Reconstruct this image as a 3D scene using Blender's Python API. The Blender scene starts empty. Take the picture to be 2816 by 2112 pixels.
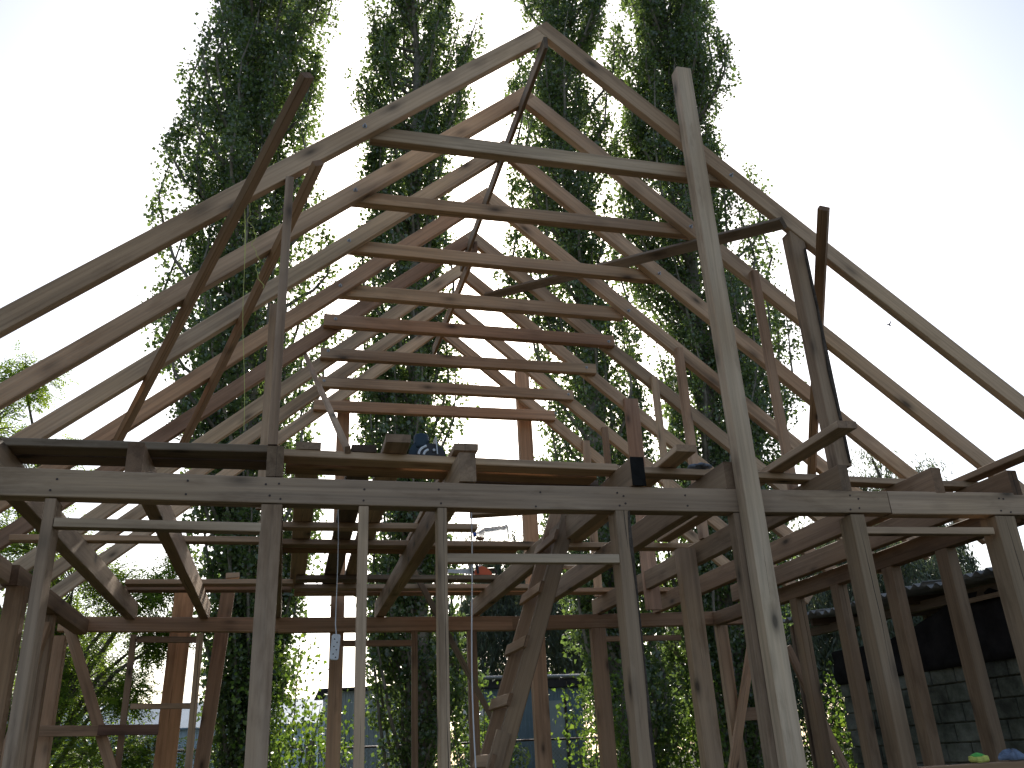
import bpy, math, random
import numpy as np
from mathutils import Vector, Matrix

random.seed(7)
rng = np.random.default_rng(11)
S = bpy.context.scene
COL = S.collection

# ------------------------------------------------------------------ camera
cam_d = bpy.data.cameras.new('camera')
cam = bpy.data.objects.new('camera', cam_d)
COL.objects.link(cam)
cam_d.sensor_width = 36.0
cam_d.lens = 30.616
cam_d.clip_start = 0.05
cam_d.clip_end = 2000
RIGHT = Vector((0.970406, -0.236633, -0.048144))
DOWN = Vector((0.050852, 0.395152, -0.917207))
FWD = Vector((0.236066, 0.887615, 0.395491))
m = Matrix.Identity(4)
for i in range(3):
    m[i][0], m[i][1], m[i][2] = RIGHT[i], -DOWN[i], -FWD[i]
m[0][3], m[1][3], m[2][3] = 0, 0, 1.5
cam.matrix_world = m
S.camera = cam

# ------------------------------------------------------------------ light
SUN_EL, SUN_AZ = math.radians(32.4), math.radians(12.9)     # azimuth from +Y towards +X
W = bpy.data.worlds.new('World')
S.world = W
W.use_nodes = True
nt = W.node_tree
sky = nt.nodes.new('ShaderNodeTexSky')
sky.sky_type = 'NISHITA'
sky.sun_disc = False
sky.sun_elevation = SUN_EL
sky.sun_rotation = SUN_AZ
sky.altitude = 100
sky.air_density = 1.0
sky.dust_density = 2.2
sky.ozone_density = 1.0
bg = nt.nodes['Background']
bg.inputs['Strength'].default_value = 0.15
hz = nt.nodes.new('ShaderNodeHueSaturation')      # thin summer haze takes some of the blue out of the whole sky
hz.inputs['Saturation'].default_value = 0.8
nt.links.new(sky.outputs[0], hz.inputs['Color'])
nt.links.new(hz.outputs[0], bg.inputs['Color'])
sun_d = bpy.data.lights.new('sun', 'SUN')
sun_d.energy = 4.0
sun_d.angle = math.radians(0.53)
sun_d.color = (1.0, 0.93, 0.82)
sun = bpy.data.objects.new('sun', sun_d)
COL.objects.link(sun)
sdir = Vector((math.sin(SUN_AZ) * math.cos(SUN_EL), math.cos(SUN_AZ) * math.cos(SUN_EL), math.sin(SUN_EL)))
sun.rotation_euler = sdir.to_track_quat('Z', 'Y').to_euler()
vs = S.view_settings
vs.view_transform = 'Standard'
vs.look = 'None'
vs.gamma = 1.0
vs.exposure = 0.5
S.cycles.max_bounces = 8
S.cycles.transmission_bounces = 6
S.cycles.transparent_max_bounces = 12


# ------------------------------------------------------------------ helpers
def tag(o, label=None, cat=None, group=None, kind=None):
    if label: o['label'] = label
    if cat: o['category'] = cat
    if group: o['group'] = group
    if kind: o['kind'] = kind
    return o


def empty(name, loc=(0, 0, 0), parent=None):
    o = bpy.data.objects.new(name, None)
    COL.objects.link(o)
    o.empty_display_size = 0.2
    if parent is not None:
        o.parent = parent
        o.location = Vector(loc) - parent_loc(parent)
    else:
        o.location = loc
    return o


def parent_loc(p):
    v = Vector((0, 0, 0))
    while p is not None:
        v = v + p.location
        p = p.parent
    return v


def link(name, me, mat, parent=None, matrix=None):
    """matrix is in world space; parents are never rotated"""
    o = bpy.data.objects.new(name, me)
    COL.objects.link(o)
    if mat is not None and not me.materials:
        me.materials.append(mat)
    M = matrix.copy() if matrix is not None else Matrix.Identity(4)
    if parent is not None:
        o.parent = parent
        M.translation = M.translation - parent_loc(parent)
    o.matrix_basis = M
    return o


def mesh(name, verts, faces, smooth=False):
    me = bpy.data.meshes.new(name)
    me.from_pydata([tuple(v) for v in verts], [], faces)
    if smooth:
        me.polygons.foreach_set('use_smooth', [True] * len(me.polygons))
    me.update()
    return me


class MB:
    """collects simple shapes into one mesh"""
    def __init__(s): s.v, s.f = [], []

    def box(s, c, size, R=None):
        b = len(s.v)
        for z in (-.5, .5):
            for x, y in ((-.5, -.5), (.5, -.5), (.5, .5), (-.5, .5)):
                p = Vector((x * size[0], y * size[1], z * size[2]))
                if R is not None: p = R @ p
                s.v.append(p + Vector(c))
        s.f += [(b + 3, b + 2, b + 1, b), (b + 4, b + 5, b + 6, b + 7), (b, b + 1, b + 5, b + 4), (b + 1, b + 2, b + 6, b + 5),
                (b + 2, b + 3, b + 7, b + 6), (b + 3, b, b + 4, b + 7)]
        return s

    def tube(s, pts, rads, n=6, caps=True):
        pts = [Vector(p) for p in pts]
        b = len(s.v)
        for i, p in enumerate(pts):
            t = (pts[min(i + 1, len(pts) - 1)] - pts[max(i - 1, 0)])
            if t.length < 1e-9: t = Vector((0, 0, 1))
            t.normalize()
            a = Vector((1, 0, 0)) if abs(t.x) < .8 else Vector((0, 1, 0))
            u = t.cross(a).normalized()
            w = t.cross(u)
            r = rads[i] if hasattr(rads, '__len__') else rads
            for k in range(n):
                an = 2 * math.pi * k / n
                s.v.append(p + u * math.cos(an) * r + w * math.sin(an) * r)
        for i in range(len(pts) - 1):
            for k in range(n):
                k2 = (k + 1) % n
                s.f.append((b + i * n + k, b + i * n + k2, b + (i + 1) * n + k2, b + (i + 1) * n + k))
        if caps:
            s.f.append(tuple(b + k for k in range(n - 1, -1, -1)))
            e = b + (len(pts) - 1) * n
            s.f.append(tuple(e + k for k in range(n)))
        return s

    def prism(s, poly, y0, y1):
        """polygon in x,z extruded along y"""
        b = len(s.v); n = len(poly)
        for y in (y0, y1):
            for x, z in poly: s.v.append(Vector((x, y, z)))
        s.f.append(tuple(range(b, b + n)))
        s.f.append(tuple(range(b + 2 * n - 1, b + n - 1, -1)))
        for k in range(n):
            k2 = (k + 1) % n
            s.f.append((b + k2, b + k, b + n + k, b + n + k2))
        return s

    def build(s, name, mat, parent=None, matrix=None, smooth=False):
        return link(name, mesh(name, s.v, s.f, smooth), mat, parent, matrix)


# ------------------------------------------------------------------ materials
def newmat(name):
    M = bpy.data.materials.new(name)
    M.use_nodes = True
    t = M.node_tree
    return M, t, t.nodes['Principled BSDF']


def N(t, typ, **kw):
    n = t.nodes.new(typ)
    for k, v in kw.items():
        if k in n.inputs: n.inputs[k].default_value = v
        else: setattr(n, k, v)
    return n


def mix(t, mode, a, b, fac):
    n = t.nodes.new('ShaderNodeMix')
    n.data_type = 'RGBA'
    n.blend_type = mode
    for s, v in ((n.inputs[0], fac), (n.inputs[6], a), (n.inputs[7], b)):
        if hasattr(v, 'is_linked'): t.links.new(v, s)
        elif isinstance(v, (int, float)): s.default_value = v
        else: s.default_value = (*v, 1)
    return n.outputs[2]


def ramp(t, fac, stops):
    n = t.nodes.new('ShaderNodeValToRGB')
    e = n.color_ramp.elements
    while len(e) > 1: e.remove(e[0])
    e[0].position, e[0].color = stops[0][0], (*stops[0][1], 1) if len(stops[0][1]) == 3 else stops[0][1]
    for p, c in stops[1:]:
        k = e.new(p)
        k.color = (*c, 1) if len(c) == 3 else c
    t.links.new(fac, n.inputs[0])
    return n.outputs[0]


def g(v): return (v, v, v)


def wood(name, base, streak=.55, stain=.35, knots=1.0, rough=.72):
    M, t, b = newmat(name)
    L = t.links
    tc = N(t, 'ShaderNodeTexCoord')
    oi = N(t, 'ShaderNodeObjectInfo')
    off = N(t, 'ShaderNodeVectorMath', operation='SCALE')
    off.inputs[0].default_value = (37.0, 11.3, 23.7)
    L.new(oi.outputs['Random'], off.inputs['Scale'])

    def coord(sx, sy, sz):
        a = N(t, 'ShaderNodeVectorMath', operation='MULTIPLY')
        L.new(tc.outputs['Object'], a.inputs[0])
        a.inputs[1].default_value = (sx, sy, sz)
        c = N(t, 'ShaderNodeVectorMath', operation='ADD')
        L.new(a.outputs[0], c.inputs[0]); L.new(off.outputs[0], c.inputs[1])
        return c.outputs[0]
    # growth rings seen as long soft streaks
    band = N(t, 'ShaderNodeTexNoise', Scale=1.0, Detail=3.0, Roughness=.55, Distortion=.6)
    L.new(coord(.45, 16, 16), band.inputs['Vector'])
    wv = N(t, 'ShaderNodeTexWave', wave_type='RINGS', rings_direction='X', Scale=2.2, Distortion=9.0, Detail=3.0)
    wv.inputs['Detail Scale'].default_value = .8
    L.new(coord(.22, 5, 5), wv.inputs['Vector'])
    fine = N(t, 'ShaderNodeTexNoise', Scale=1.0, Detail=5.0, Roughness=.65)
    L.new(coord(3.0, 110, 110), fine.inputs['Vector'])
    blot = N(t, 'ShaderNodeTexNoise', Scale=1.0, Detail=5.0, Roughness=.65)
    L.new(coord(1.6, 7, 7), blot.inputs['Vector'])
    big = N(t, 'ShaderNodeTexNoise', Scale=1.0, Detail=2.0)
    L.new(coord(.55, 1.2, 1.2), big.inputs['Vector'])
    dark = tuple(c * .52 for c in base)
    light = tuple(min(.78, c * 1.14) for c in base)
    grain = ramp(t, band.outputs['Fac'], [(.30, tuple(base[i] * (1 - .36 * streak) for i in range(3))), (.5, base), (.68, light)])
    c0 = mix(t, 'MULTIPLY', grain, ramp(t, wv.outputs['Fac'], [(0, (.84, .79, .75)), (.5, g(1)), (1, g(1.04))]), .45 * streak)
    c1 = mix(t, 'MULTIPLY', c0, ramp(t, fine.outputs['Fac'], [(.32, g(.72)), (.55, g(1.0)), (.75, g(1.08))]), .5)
    c2 = mix(t, 'MULTIPLY', c1, ramp(t, blot.outputs['Fac'], [(.34, (.46, .40, .34)), (.47, g(1)), (.68, (1.08, 1.05, 1.0))]), stain)
    c3 = mix(t, 'MULTIPLY', c2, ramp(t, big.outputs['Fac'], [(.36, (.70, .64, .57)), (.52, g(1)), (.66, (1.10, 1.08, 1.0))]), .8)
    # knots
    vo = N(t, 'ShaderNodeTexVoronoi', Scale=1.0)
    L.new(coord(2.1, 5.2, 5.2), vo.inputs['Vector'])
    kn = ramp(t, vo.outputs['Distance'], [(.06, g(.95 * knots)), (.10, g(.62 * knots)), (.17, g(.25 * knots)), (.28, g(0))])
    c4 = mix(t, 'MIX', c3, tuple(c * .38 for c in dark), kn)
    # end grain is darker, and some pieces have drying cracks along the middle
    gx = N(t, 'ShaderNodeSeparateXYZ')
    L.new(tc.outputs['Normal'], gx.inputs[0])
    ab = N(t, 'ShaderNodeMath', operation='ABSOLUTE')
    L.new(gx.outputs['X'], ab.inputs[0])
    eg = N(t, 'ShaderNodeMath', operation='GREATER_THAN')
    L.new(ab.outputs[0], eg.inputs[0]); eg.inputs[1].default_value = .8
    egm = N(t, 'ShaderNodeMath', operation='MULTIPLY')
    L.new(eg.outputs[0], egm.inputs[0]); egm.inputs[1].default_value = .8
    c4 = mix(t, 'MULTIPLY', c4, (.52, .47, .44), egm.outputs[0])
    px = N(t, 'ShaderNodeSeparateXYZ')
    L.new(tc.outputs['Object'], px.inputs[0])
    cw = N(t, 'ShaderNodeTexNoise', Scale=1.0, Detail=3.0)
    L.new(coord(1.1, 0, 0), cw.inputs['Vector'])
    cc = N(t, 'ShaderNodeMath', operation='MULTIPLY_ADD')
    L.new(cw.outputs['Fac'], cc.inputs[0]); cc.inputs[1].default_value = .06; cc.inputs[2].default_value = -.03
    cdif = N(t, 'ShaderNodeMath', operation='SUBTRACT')
    L.new(px.outputs['Y'], cdif.inputs[0]); L.new(cc.outputs[0], cdif.inputs[1])
    cab = N(t, 'ShaderNodeMath', operation='ABSOLUTE')
    L.new(cdif.outputs[0], cab.inputs[0])
    cwm = N(t, 'ShaderNodeTexNoise', Scale=1.0, Detail=2.0)
    L.new(coord(.9, 0, .2), cwm.inputs['Vector'])
    ct = N(t, 'ShaderNodeMapRange')
    L.new(cwm.outputs['Fac'], ct.inputs['Value'])
    for i_, v_ in zip((1, 2, 3, 4), (.57, .68, 0.0, .0024)): ct.inputs[i_].default_value = v_
    clt = N(t, 'ShaderNodeMath', operation='LESS_THAN')
    L.new(cab.outputs[0], clt.inputs[0]); L.new(ct.outputs[0], clt.inputs[1])
    c4 = mix(t, 'MIX', c4, tuple(c * .12 for c in base), clt.outputs[0])
    # board to board variation
    hv = N(t, 'ShaderNodeMapRange')
    hv.inputs['To Min'].default_value = .84
    hv.inputs['To Max'].default_value = 1.14
    L.new(oi.outputs['Random'], hv.inputs['Value'])
    hs = N(t, 'ShaderNodeHueSaturation')
    L.new(hv.outputs[0], hs.inputs['Value'])
    L.new(c4, hs.inputs['Color'])
    L.new(hs.outputs[0], b.inputs['Base Color'])
    b.inputs['Roughness'].default_value = rough
    b.inputs['Specular IOR Level'].default_value = .3
    bp = N(t, 'ShaderNodeBump', Strength=.35, Distance=.004)
    hsum = N(t, 'ShaderNodeMath', operation='ADD')
    L.new(fine.outputs['Fac'], hsum.inputs[0]); L.new(blot.outputs['Fac'], hsum.inputs[1])
    L.new(hsum.outputs[0], bp.inputs['Height'])
    L.new(bp.outputs[0], b.inputs['Normal'])
    return M


TONE = dict(tan=(.50, .335, .205), pale=(.54, .385, .245), red=(.48, .29, .17), redder=(.40, .235, .14), pink=(.50, .33, .215),
            pinker=(.46, .275, .18), grey=(.42, .29, .19), pale_grey=(.52, .385, .26), grey_tan=(.46, .315, .20), brown_grey=(.33, .225, .14),
            brown_dull=(.27, .18, .11), brown=(.34, .20, .105), redbrown=(.33, .205, .12), weathered=(.20, .145, .095), orange=(.46, .23, .10),  # the orange wood tone has warm sunlight painted into it
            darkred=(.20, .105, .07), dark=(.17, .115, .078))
TONE = {k: tuple(c * .9 + (.3 * v[0] + .59 * v[1] + .11 * v[2]) * .1 for c in v) for k, v in TONE.items()}
WOOD = {k: wood('wood_' + k, v, streak=.9 if k in ('pale', 'tan', 'red', 'pink') else .7,
                stain=.5 if 'grey' in k else (.7 if k in ('weathered', 'dark') else .4)) for k, v in TONE.items()}


def plain(name, col, rough=.6, metal=0.0, var=.25, scale=6.0, bump=.2, bscale=60, spec=.4):
    M, t, b = newmat(name)
    tc = N(t, 'ShaderNodeTexCoord')
    n1 = N(t, 'ShaderNodeTexNoise', Scale=scale, Detail=5.0, Roughness=.6)
    t.links.new(tc.outputs['Object'], n1.inputs['Vector'])
    lo = tuple(c * (1 - var) for c in col); hi = tuple(min(.9, c * (1 + var)) for c in col)
    t.links.new(ramp(t, n1.outputs['Fac'], [(.3, lo), (.7, hi)]), b.inputs['Base Color'])
    b.inputs['Roughness'].default_value = rough
    b.inputs['Metallic'].default_value = metal
    b.inputs['Specular IOR Level'].default_value = spec
    if bump:
        n2 = N(t, 'ShaderNodeTexNoise', Scale=bscale, Detail=3.0)
        t.links.new(tc.outputs['Object'], n2.inputs['Vector'])
        bp = N(t, 'ShaderNodeBump', Strength=bump, Distance=.01)
        t.links.new(n2.outputs['Fac'], bp.inputs['Height'])
        t.links.new(bp.outputs[0], b.inputs['Normal'])
    return M


def leafmat(name, front, trans, tmix=.5, rough=.38, spec=.5):
    M, t, b = newmat(name)
    L = t.links
    at = N(t, 'ShaderNodeAttribute', attribute_name='tint')
    lo = tuple(c * .6 for c in front); hi = (front[0] * 1.5, front[1] * 1.35, front[2] * 1.2)
    L.new(ramp(t, at.outputs['Fac'], [(0, lo), (.5, front), (1, hi)]), b.inputs['Base Color'])
    b.inputs['Roughness'].default_value = rough
    b.inputs['Specular IOR Level'].default_value = spec
    tr = N(t, 'ShaderNodeBsdfTranslucent')
    tlo = tuple(c * .55 for c in trans); thi = (trans[0] * 1.5, trans[1] * 1.25, trans[2])
    L.new(ramp(t, at.outputs['Fac'], [(0, tlo), (.55, trans), (1, thi)]), tr.inputs['Color'])
    ms = N(t, 'ShaderNodeMixShader')
    ms.inputs[0].default_value = tmix
    L.new(b.outputs[0], ms.inputs[1]); L.new(tr.outputs[0], ms.inputs[2])
    L.new(ms.outputs[0], t.nodes['Material Output'].inputs['Surface'])
    return M


LEAF_POPLAR = leafmat('leaf_poplar', (.085, .12, .06), (.22, .34, .075), .45, .27, 1.0)
LEAF_LOCUST = leafmat('leaf_locust', (.085, .13, .035), (.34, .50, .06), .55, .4, .5)
LEAF_WILLOW = leafmat('leaf_willow', (.085, .11, .075), (.16, .21, .09), .4, .4, .6)
LEAF_SUCKER = leafmat('leaf_sucker', (.055, .10, .025), (.21, .35, .045), .5, .34, .6)
BARK = plain('bark', (.13, .11, .085), .9, 0, .45, 7, .8, 26, .2)
BARK_POPLAR = plain('bark_poplar', (.20, .18, .145), .9, 0, .5, 5, .8, 22, .2)
GROUND = plain('ground_soil', (.065, .065, .038), .95, 0, .4, .6, .6, 9, .1)
GRASS = leafmat('grass_blade', (.06, .10, .025), (.2, .3, .04), .4, .5, .3)
STEEL = plain('galvanised_steel', (.38, .38, .38), .45, .7, .15, 30, .1, 90)
RUST = plain('dark_painted_steel', (.055, .035, .03), .6, .2, .4, 9, .3, 50)
CONCRETE = plain('concrete', (.26, .25, .23), .95, 0, .35, 4, .7, 35, .2)

# ------------------------------------------------------------------ ground
gm = MB()
gm.v = [Vector(p) for p in ((-400, -150, 0), (400, -150, 0), (400, 700, 0), (-400, 700, 0))]
gm.f = [(0, 1, 2, 3)]
tag(gm.build('ground', GROUND), kind='structure')


# ------------------------------------------------------------------ timber
def timber_mesh(Ln, w, h, seg=None, bow=0.0, ch=.004, jag=.0016):
    n = seg or max(1, min(8, int(Ln / .6)))
    vs_, fs = [], []
    prof = [(-w / 2 + ch, -h / 2), (w / 2 - ch, -h / 2), (w / 2, -h / 2 + ch), (w / 2, h / 2 - ch), (w / 2 - ch, h / 2), (-w / 2 + ch, h / 2), (-w / 2, h / 2 - ch), (-w / 2, -h / 2 + ch)]
    for i in range(n + 1):
        x = -Ln / 2 + Ln * i / n
        dy, dz = random.uniform(-jag, jag), random.uniform(-jag, jag)
        bz = bow * (1 - (2 * x / Ln) ** 2)
        for (y, z) in prof:
            vs_.append((x, y + dy + random.uniform(-jag, jag) * .5, z + dz + bz + random.uniform(-jag, jag) * .5))
    for i in range(n):
        for k in range(8):
            k2 = (k + 1) % 8
            fs.append((i * 8 + k, i * 8 + k2, (i + 1) * 8 + k2, (i + 1) * 8 + k))
    fs.append(tuple(range(7, -1, -1)))
    fs.append(tuple(n * 8 + k for k in range(8)))
    return mesh('timber', vs_, fs)


def timber(name, P0, P1, w, h, up, tone, parent=None, bow=0.0, label=None, mat=None):
    P0, P1, up = Vector(P0), Vector(P1), Vector(up)
    x = (P1 - P0).normalized()
    z = (up - x * up.dot(x)).normalized()
    y = z.cross(x)
    Mx = Matrix.Identity(4)
    for i in range(3):
        Mx[i][0], Mx[i][1], Mx[i][2] = x[i], y[i], z[i]
    Mx.translation = (P0 + P1) / 2
    o = link(name, timber_mesh((P1 - P0).length, w, h, bow=bow), mat or WOOD[tone], parent, Mx)
    if label: o['label'] = label
    return o


TIMBERS = [
('truss0','rafter',1.743,4.832,6.667,-2.458,4.832,3.172,0.065,0.131,-0.64,0,0.769,'tan',None),
('truss0','rafter',1.66,4.832,6.668,5.798,4.832,3.108,0.065,0.129,0.652,0,0.758,'tan',None),
('truss1','rafter',1.732,5.487,6.608,-2.428,5.487,3.132,0.065,0.13,-0.641,0,0.767,'tan',None),
('truss1','rafter',1.648,5.487,6.609,5.778,5.487,3.051,0.065,0.129,0.653,0,0.758,'tan',None),
('truss2','rafter',1.722,6.192,6.614,-2.458,6.192,3.094,0.065,0.13,-0.644,0,0.765,'pale',None),
('truss2','rafter',1.638,6.192,6.615,5.788,6.192,3.043,0.065,0.129,0.652,0,0.758,'tan',None),
('truss3','rafter',1.72,6.905,6.609,-2.418,6.905,3.139,0.065,0.13,-0.642,0,0.766,'red',None),
('truss3','rafter',1.636,6.905,6.609,5.768,6.905,3.066,0.065,0.129,0.651,0,0.759,'tan',None),
('truss4','rafter',1.722,7.629,6.594,-2.458,7.629,3.135,0.065,0.131,-0.637,0,0.77,'redder',None),
('truss4','rafter',1.638,7.629,6.595,5.798,7.629,3.076,0.065,0.13,0.646,0,0.763,'pale',None),
('truss5','rafter',1.716,8.318,6.6,-2.438,8.318,3.084,0.065,0.13,-0.646,0,0.763,'pale',None),
('truss5','rafter',1.632,8.318,6.599,5.818,8.318,3.072,0.065,0.13,0.644,0,0.765,'tan',None),
('truss6','rafter',1.696,9.045,6.6,-2.458,9.045,3.102,0.065,0.13,-0.644,0,0.765,'pale',None),
('truss6','rafter',1.612,9.045,6.601,5.798,9.045,3.016,0.065,0.129,0.65,0,0.76,'tan',None),
('truss7','rafter',1.702,9.733,6.592,-2.428,9.733,3.145,0.065,0.131,-0.641,0,0.768,'pale',None),
('truss7','rafter',1.618,9.733,6.593,5.788,9.733,3.042,0.065,0.129,0.648,0,0.761,'tan',None),
('truss0','collar_tie',0.38,4.904,5.51,3.161,4.904,5.483,0.075,0.111,0,0,1,'pale',None),
('truss1','collar_tie',0.303,5.559,5.433,3.099,5.559,5.43,0.075,0.102,0,0,1,'tan',None),
('truss2','collar_tie',0.316,6.264,5.448,3.06,6.264,5.411,0.075,0.107,0,0,1,'tan',None),
('truss3','collar_tie',0.299,6.977,5.429,2.993,6.977,5.403,0.075,0.123,0,0,1,'tan',None),
('truss4','collar_tie',0.187,7.557,5.421,3.112,7.557,5.399,0.075,0.123,0,0,1,'redder',None),
('truss5','collar_tie',0.186,8.246,5.399,3.149,8.246,5.396,0.075,0.115,0,0,1,'tan',None),
('truss6','collar_tie',0.191,8.973,5.396,3.114,8.973,5.382,0.075,0.121,0,0,1,'tan',None),
('truss7','collar_tie',0.164,9.661,5.4,3.095,9.661,5.393,0.075,0.128,0,0,1,'red',None),
('braces','brace',-0.048,3.847,5.008,-1.363,6.931,3.906,0.075,0.045,-0.642,0,0.766,'brown',None),
('braces','brace',0.042,4.71,5.084,-1.014,7.895,4.198,0.075,0.045,-0.642,0,0.766,'brown',None),
('braces','brace',3.475,4.387,4.917,4.733,6.972,3.838,0.075,0.045,0.651,0,0.759,'brown',None),
('braces','brace',3.374,4.725,5.007,1.959,8.245,6.22,0.09,0.04,0.651,0,0.759,'weathered',None),
('braces','ridge_board',1.655,4.72,6.415,1.63,8,6.415,0.03,0.11,0,0,1,'weathered',None),
('braces','ridge_board',1.7,7.55,6.4,1.66,10.1,6.4,0.035,0.14,0,0,1,'redbrown',None),
('front','top_plate',3.802,4.855,2.929,5.1,4.855,2.944,0.106,0.155,0,0,1,'grey',None),
('front','post',-1.21,4.877,0.25,-1.223,4.877,2.855,0.054,0.15,0,1,0,'grey',None),
('front','post',-0.116,4.852,0.25,-0.116,4.852,2.845,0.11,0.1,0,1,0,'grey',None),
('front','stud',0.381,4.829,0.25,0.381,4.829,2.843,0.053,0.055,0,1,0,'grey_tan',None),
('front','stud',0.825,4.857,0.25,0.825,4.857,2.841,0.052,0.11,0,1,0,'grey_tan',None),
('front','post',1.921,4.867,0.25,1.921,4.867,2.845,0.089,0.13,0,1,0,'brown_grey',None),
('front','post',3.538,4.872,0.25,3.538,4.872,2.845,0.101,0.14,0,1,0,'brown_grey',None),
('front','post',4.683,4.877,0.25,4.683,4.877,2.853,0.158,0.15,0,1,0,'brown_grey',None),
('front','header',-1.191,4.841,2.73,-0.167,4.841,2.717,0.075,0.05,0,0,1,'pale_grey',None),
('front','header',0.85,4.831,2.556,1.875,4.831,2.555,0.055,0.051,0,0,1,'pale_grey',None),
('front','header',3.576,4.839,2.745,4.565,4.839,2.752,0.07,0.047,0,0,1,'grey_tan',None),
('front','window_sill',3.592,4.86,1.315,5,4.86,1.315,0.16,0.06,0,0,1,'brown',None),
('gable','stud',-0.133,4.821,3.19,-0.133,4.821,5.02,0.053,0.05,0,1,0,'pink',None),
('gable','stud',-0.227,6.135,3.18,-0.227,6.135,4.792,0.058,0.05,0,1,0,'tan',None),
('gable','post',3.529,4.867,3.18,3.529,4.867,5.01,0.114,0.11,0,1,0,'grey_tan',None),
('gable','stud',3.503,5.417,3.18,3.503,5.417,5.015,0.056,0.065,0,1,0,'red',None),
('gable','stud',3.48,6.867,3.18,3.48,6.867,5.013,0.062,0.09,0,1,0,'pink',None),
('gable','stud',3.525,7.569,3.18,3.525,7.569,5.035,0.067,0.045,0,1,0,'pale',None),
('gable','stud',3.533,8.258,2.8,3.533,8.258,5.071,0.161,0.045,0,1,0,'pinker',None),
('gable','stud',3.48,8.985,3.18,3.48,8.985,5.008,0.072,0.045,0,1,0,'redbrown',None),
('gable','stud',3.479,9.673,3.18,3.479,9.673,5.088,0.091,0.045,0,1,0,'tan',None),
('back','post',2.752,9.845,0.25,2.752,9.845,6.058,0.167,0.11,0,1,0,'red',None),
('back','post',0.519,9.845,0.25,0.519,9.845,5.549,0.143,0.11,0,1,0,'red',None),
('braces','brace',0.036,7.696,5.112,0.293,4.968,3.23,0.035,0.045,0,1,0,'tan',None),
('joists','floor_joist',-1.56,4.8,3.092,-1.56,9.85,3.087,0.095,0.178,0,0,1,'brown_grey',None),
('joists','floor_joist',-0.845,4.81,3.092,-0.845,9.9,3.087,0.085,0.178,0,0,1,'redbrown',None),
('joists','floor_joist',-0.115,4.8,3.092,-0.115,9.86,3.087,0.09,0.178,0,0,1,'brown_grey',None),
('joists','floor_joist',0.98,4.8,3.092,0.98,9.95,3.087,0.1,0.178,0,0,1,'grey_tan',None),
('joists','floor_joist',2.045,4.795,3.092,2.045,9.9,3.087,0.08,0.178,0,0,1,'brown_grey',None),
('joists','floor_joist',2.69,4.82,3.092,2.69,9.7,3.087,0.085,0.178,0,0,1,'brown_grey',None),
('joists','floor_joist',3.5,4.8,3.092,3.5,9.9,3.087,0.07,0.178,0,0,1,'brown_grey',None),
('joists','floor_joist',4.215,4.8,3.092,4.215,9.8,3.087,0.075,0.178,0,0,1,'redbrown',None),
('joists','floor_joist',4.84,4.8,3.092,4.84,9,3.087,0.075,0.178,0,0,1,'redbrown',None),
('back','top_plate',-2.227,9.8,2.965,-0.09,9.8,2.926,0.1,0.145,0,0,1,'red',None),
('back','top_plate',-0.09,9.802,2.922,2.452,9.802,2.907,0.1,0.153,0,0,1,'red',None),
('back','top_plate',2.451,9.8,2.909,5.667,9.8,2.94,0.1,0.152,0,0,1,'redbrown',None),
('back','post',-2.215,9.82,0.25,-2.215,9.82,2.85,0.139,0.12,0,1,0,'red',None),
('back','stud',-1.514,9.785,0.25,-1.514,9.785,2.85,0.057,0.05,0,1,0,'redbrown',None),
('back','stud',-0.871,9.785,0.25,-0.871,9.785,2.85,0.068,0.05,0,1,0,'tan',None),
('back','stud',1.35,9.785,0.25,1.35,9.785,2.85,0.066,0.05,0,1,0,'redbrown',None),
('back','post',1.991,9.8,0.25,1.991,9.8,2.85,0.105,0.08,0,1,0,'redbrown',None),
('back','post',3.472,9.81,0.25,3.472,9.81,2.85,0.168,0.1,0,1,0,'redbrown',None),
('back','post',5.028,9.8,0.25,5.028,9.8,2.85,0.139,0.08,0,1,0,'tan',None),
('back','header',-1.478,9.79,2.804,-0.897,9.79,2.789,0.05,0.059,0,0,1,'redbrown',None),
('back','window_sill',-1.464,9.795,2.161,-0.901,9.795,2.146,0.06,0.052,0,0,1,'tan',None),
('back','header',0.579,9.79,2.725,1.322,9.79,2.714,0.05,0.062,0,0,1,'red',None),
('back','header',3.544,9.79,2.719,4.487,9.79,2.719,0.05,0.059,0,0,1,'redbrown',None),
('back','blocking',5.065,9.66,1.845,5.346,9.66,1.846,0.04,0.137,0,0,1,'redbrown',None),
('back','brace',-2.118,9.7,2.943,-1.49,9.7,1.442,0.1,0.045,0,1,0,'red',None),
('back','post',-1.119,10.35,3.466,-1.158,10.35,1.415,0.21,0.1,0,1,0,'orange',None),  # orange tone paints in the low sun on this leaning post
('back','post',-0.677,10.6,3.511,-0.827,10.6,1.394,0.15,0.08,0,1,0,'redbrown',None),
('back','brace',1.235,9,3.344,2.247,9.6,1.722,0.055,0.045,0,1,0,'weathered',None),
('back','brace',5.357,9.65,2.724,4.796,9.65,1.109,0.1,0.05,0,1,0,'red',None),
('back','brace',5.567,9.3,2.539,6.079,9.3,1.092,0.085,0.05,0,1,0,'pink',None),
('back','rail',-2.319,9.6,1.964,-1.674,9.6,1.938,0.04,0.095,0,0,1,'red',None),
('back','rail',-1.691,9.55,1.945,-1.154,9.55,1.928,0.04,0.095,0,0,1,'darkred',None),
('right','top_plate',4.97,4.92,2.92,4.97,9.75,2.92,0.1,0.15,0,0,1,'redbrown',None),
('right','post',4.97,7.972,0.25,4.97,7.972,2.845,0.1,0.13,0,1,0,'brown_grey',None),
('right','post',4.97,7.237,0.25,4.97,7.237,2.845,0.1,0.12,0,1,0,'brown_grey',None),
('right','post',4.97,6.448,0.25,4.97,6.448,2.845,0.1,0.13,0,1,0,'brown_grey',None),
('right','post',4.97,5.769,0.25,4.97,5.769,2.845,0.1,0.13,0,1,0,'brown_grey',None),
]
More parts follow.
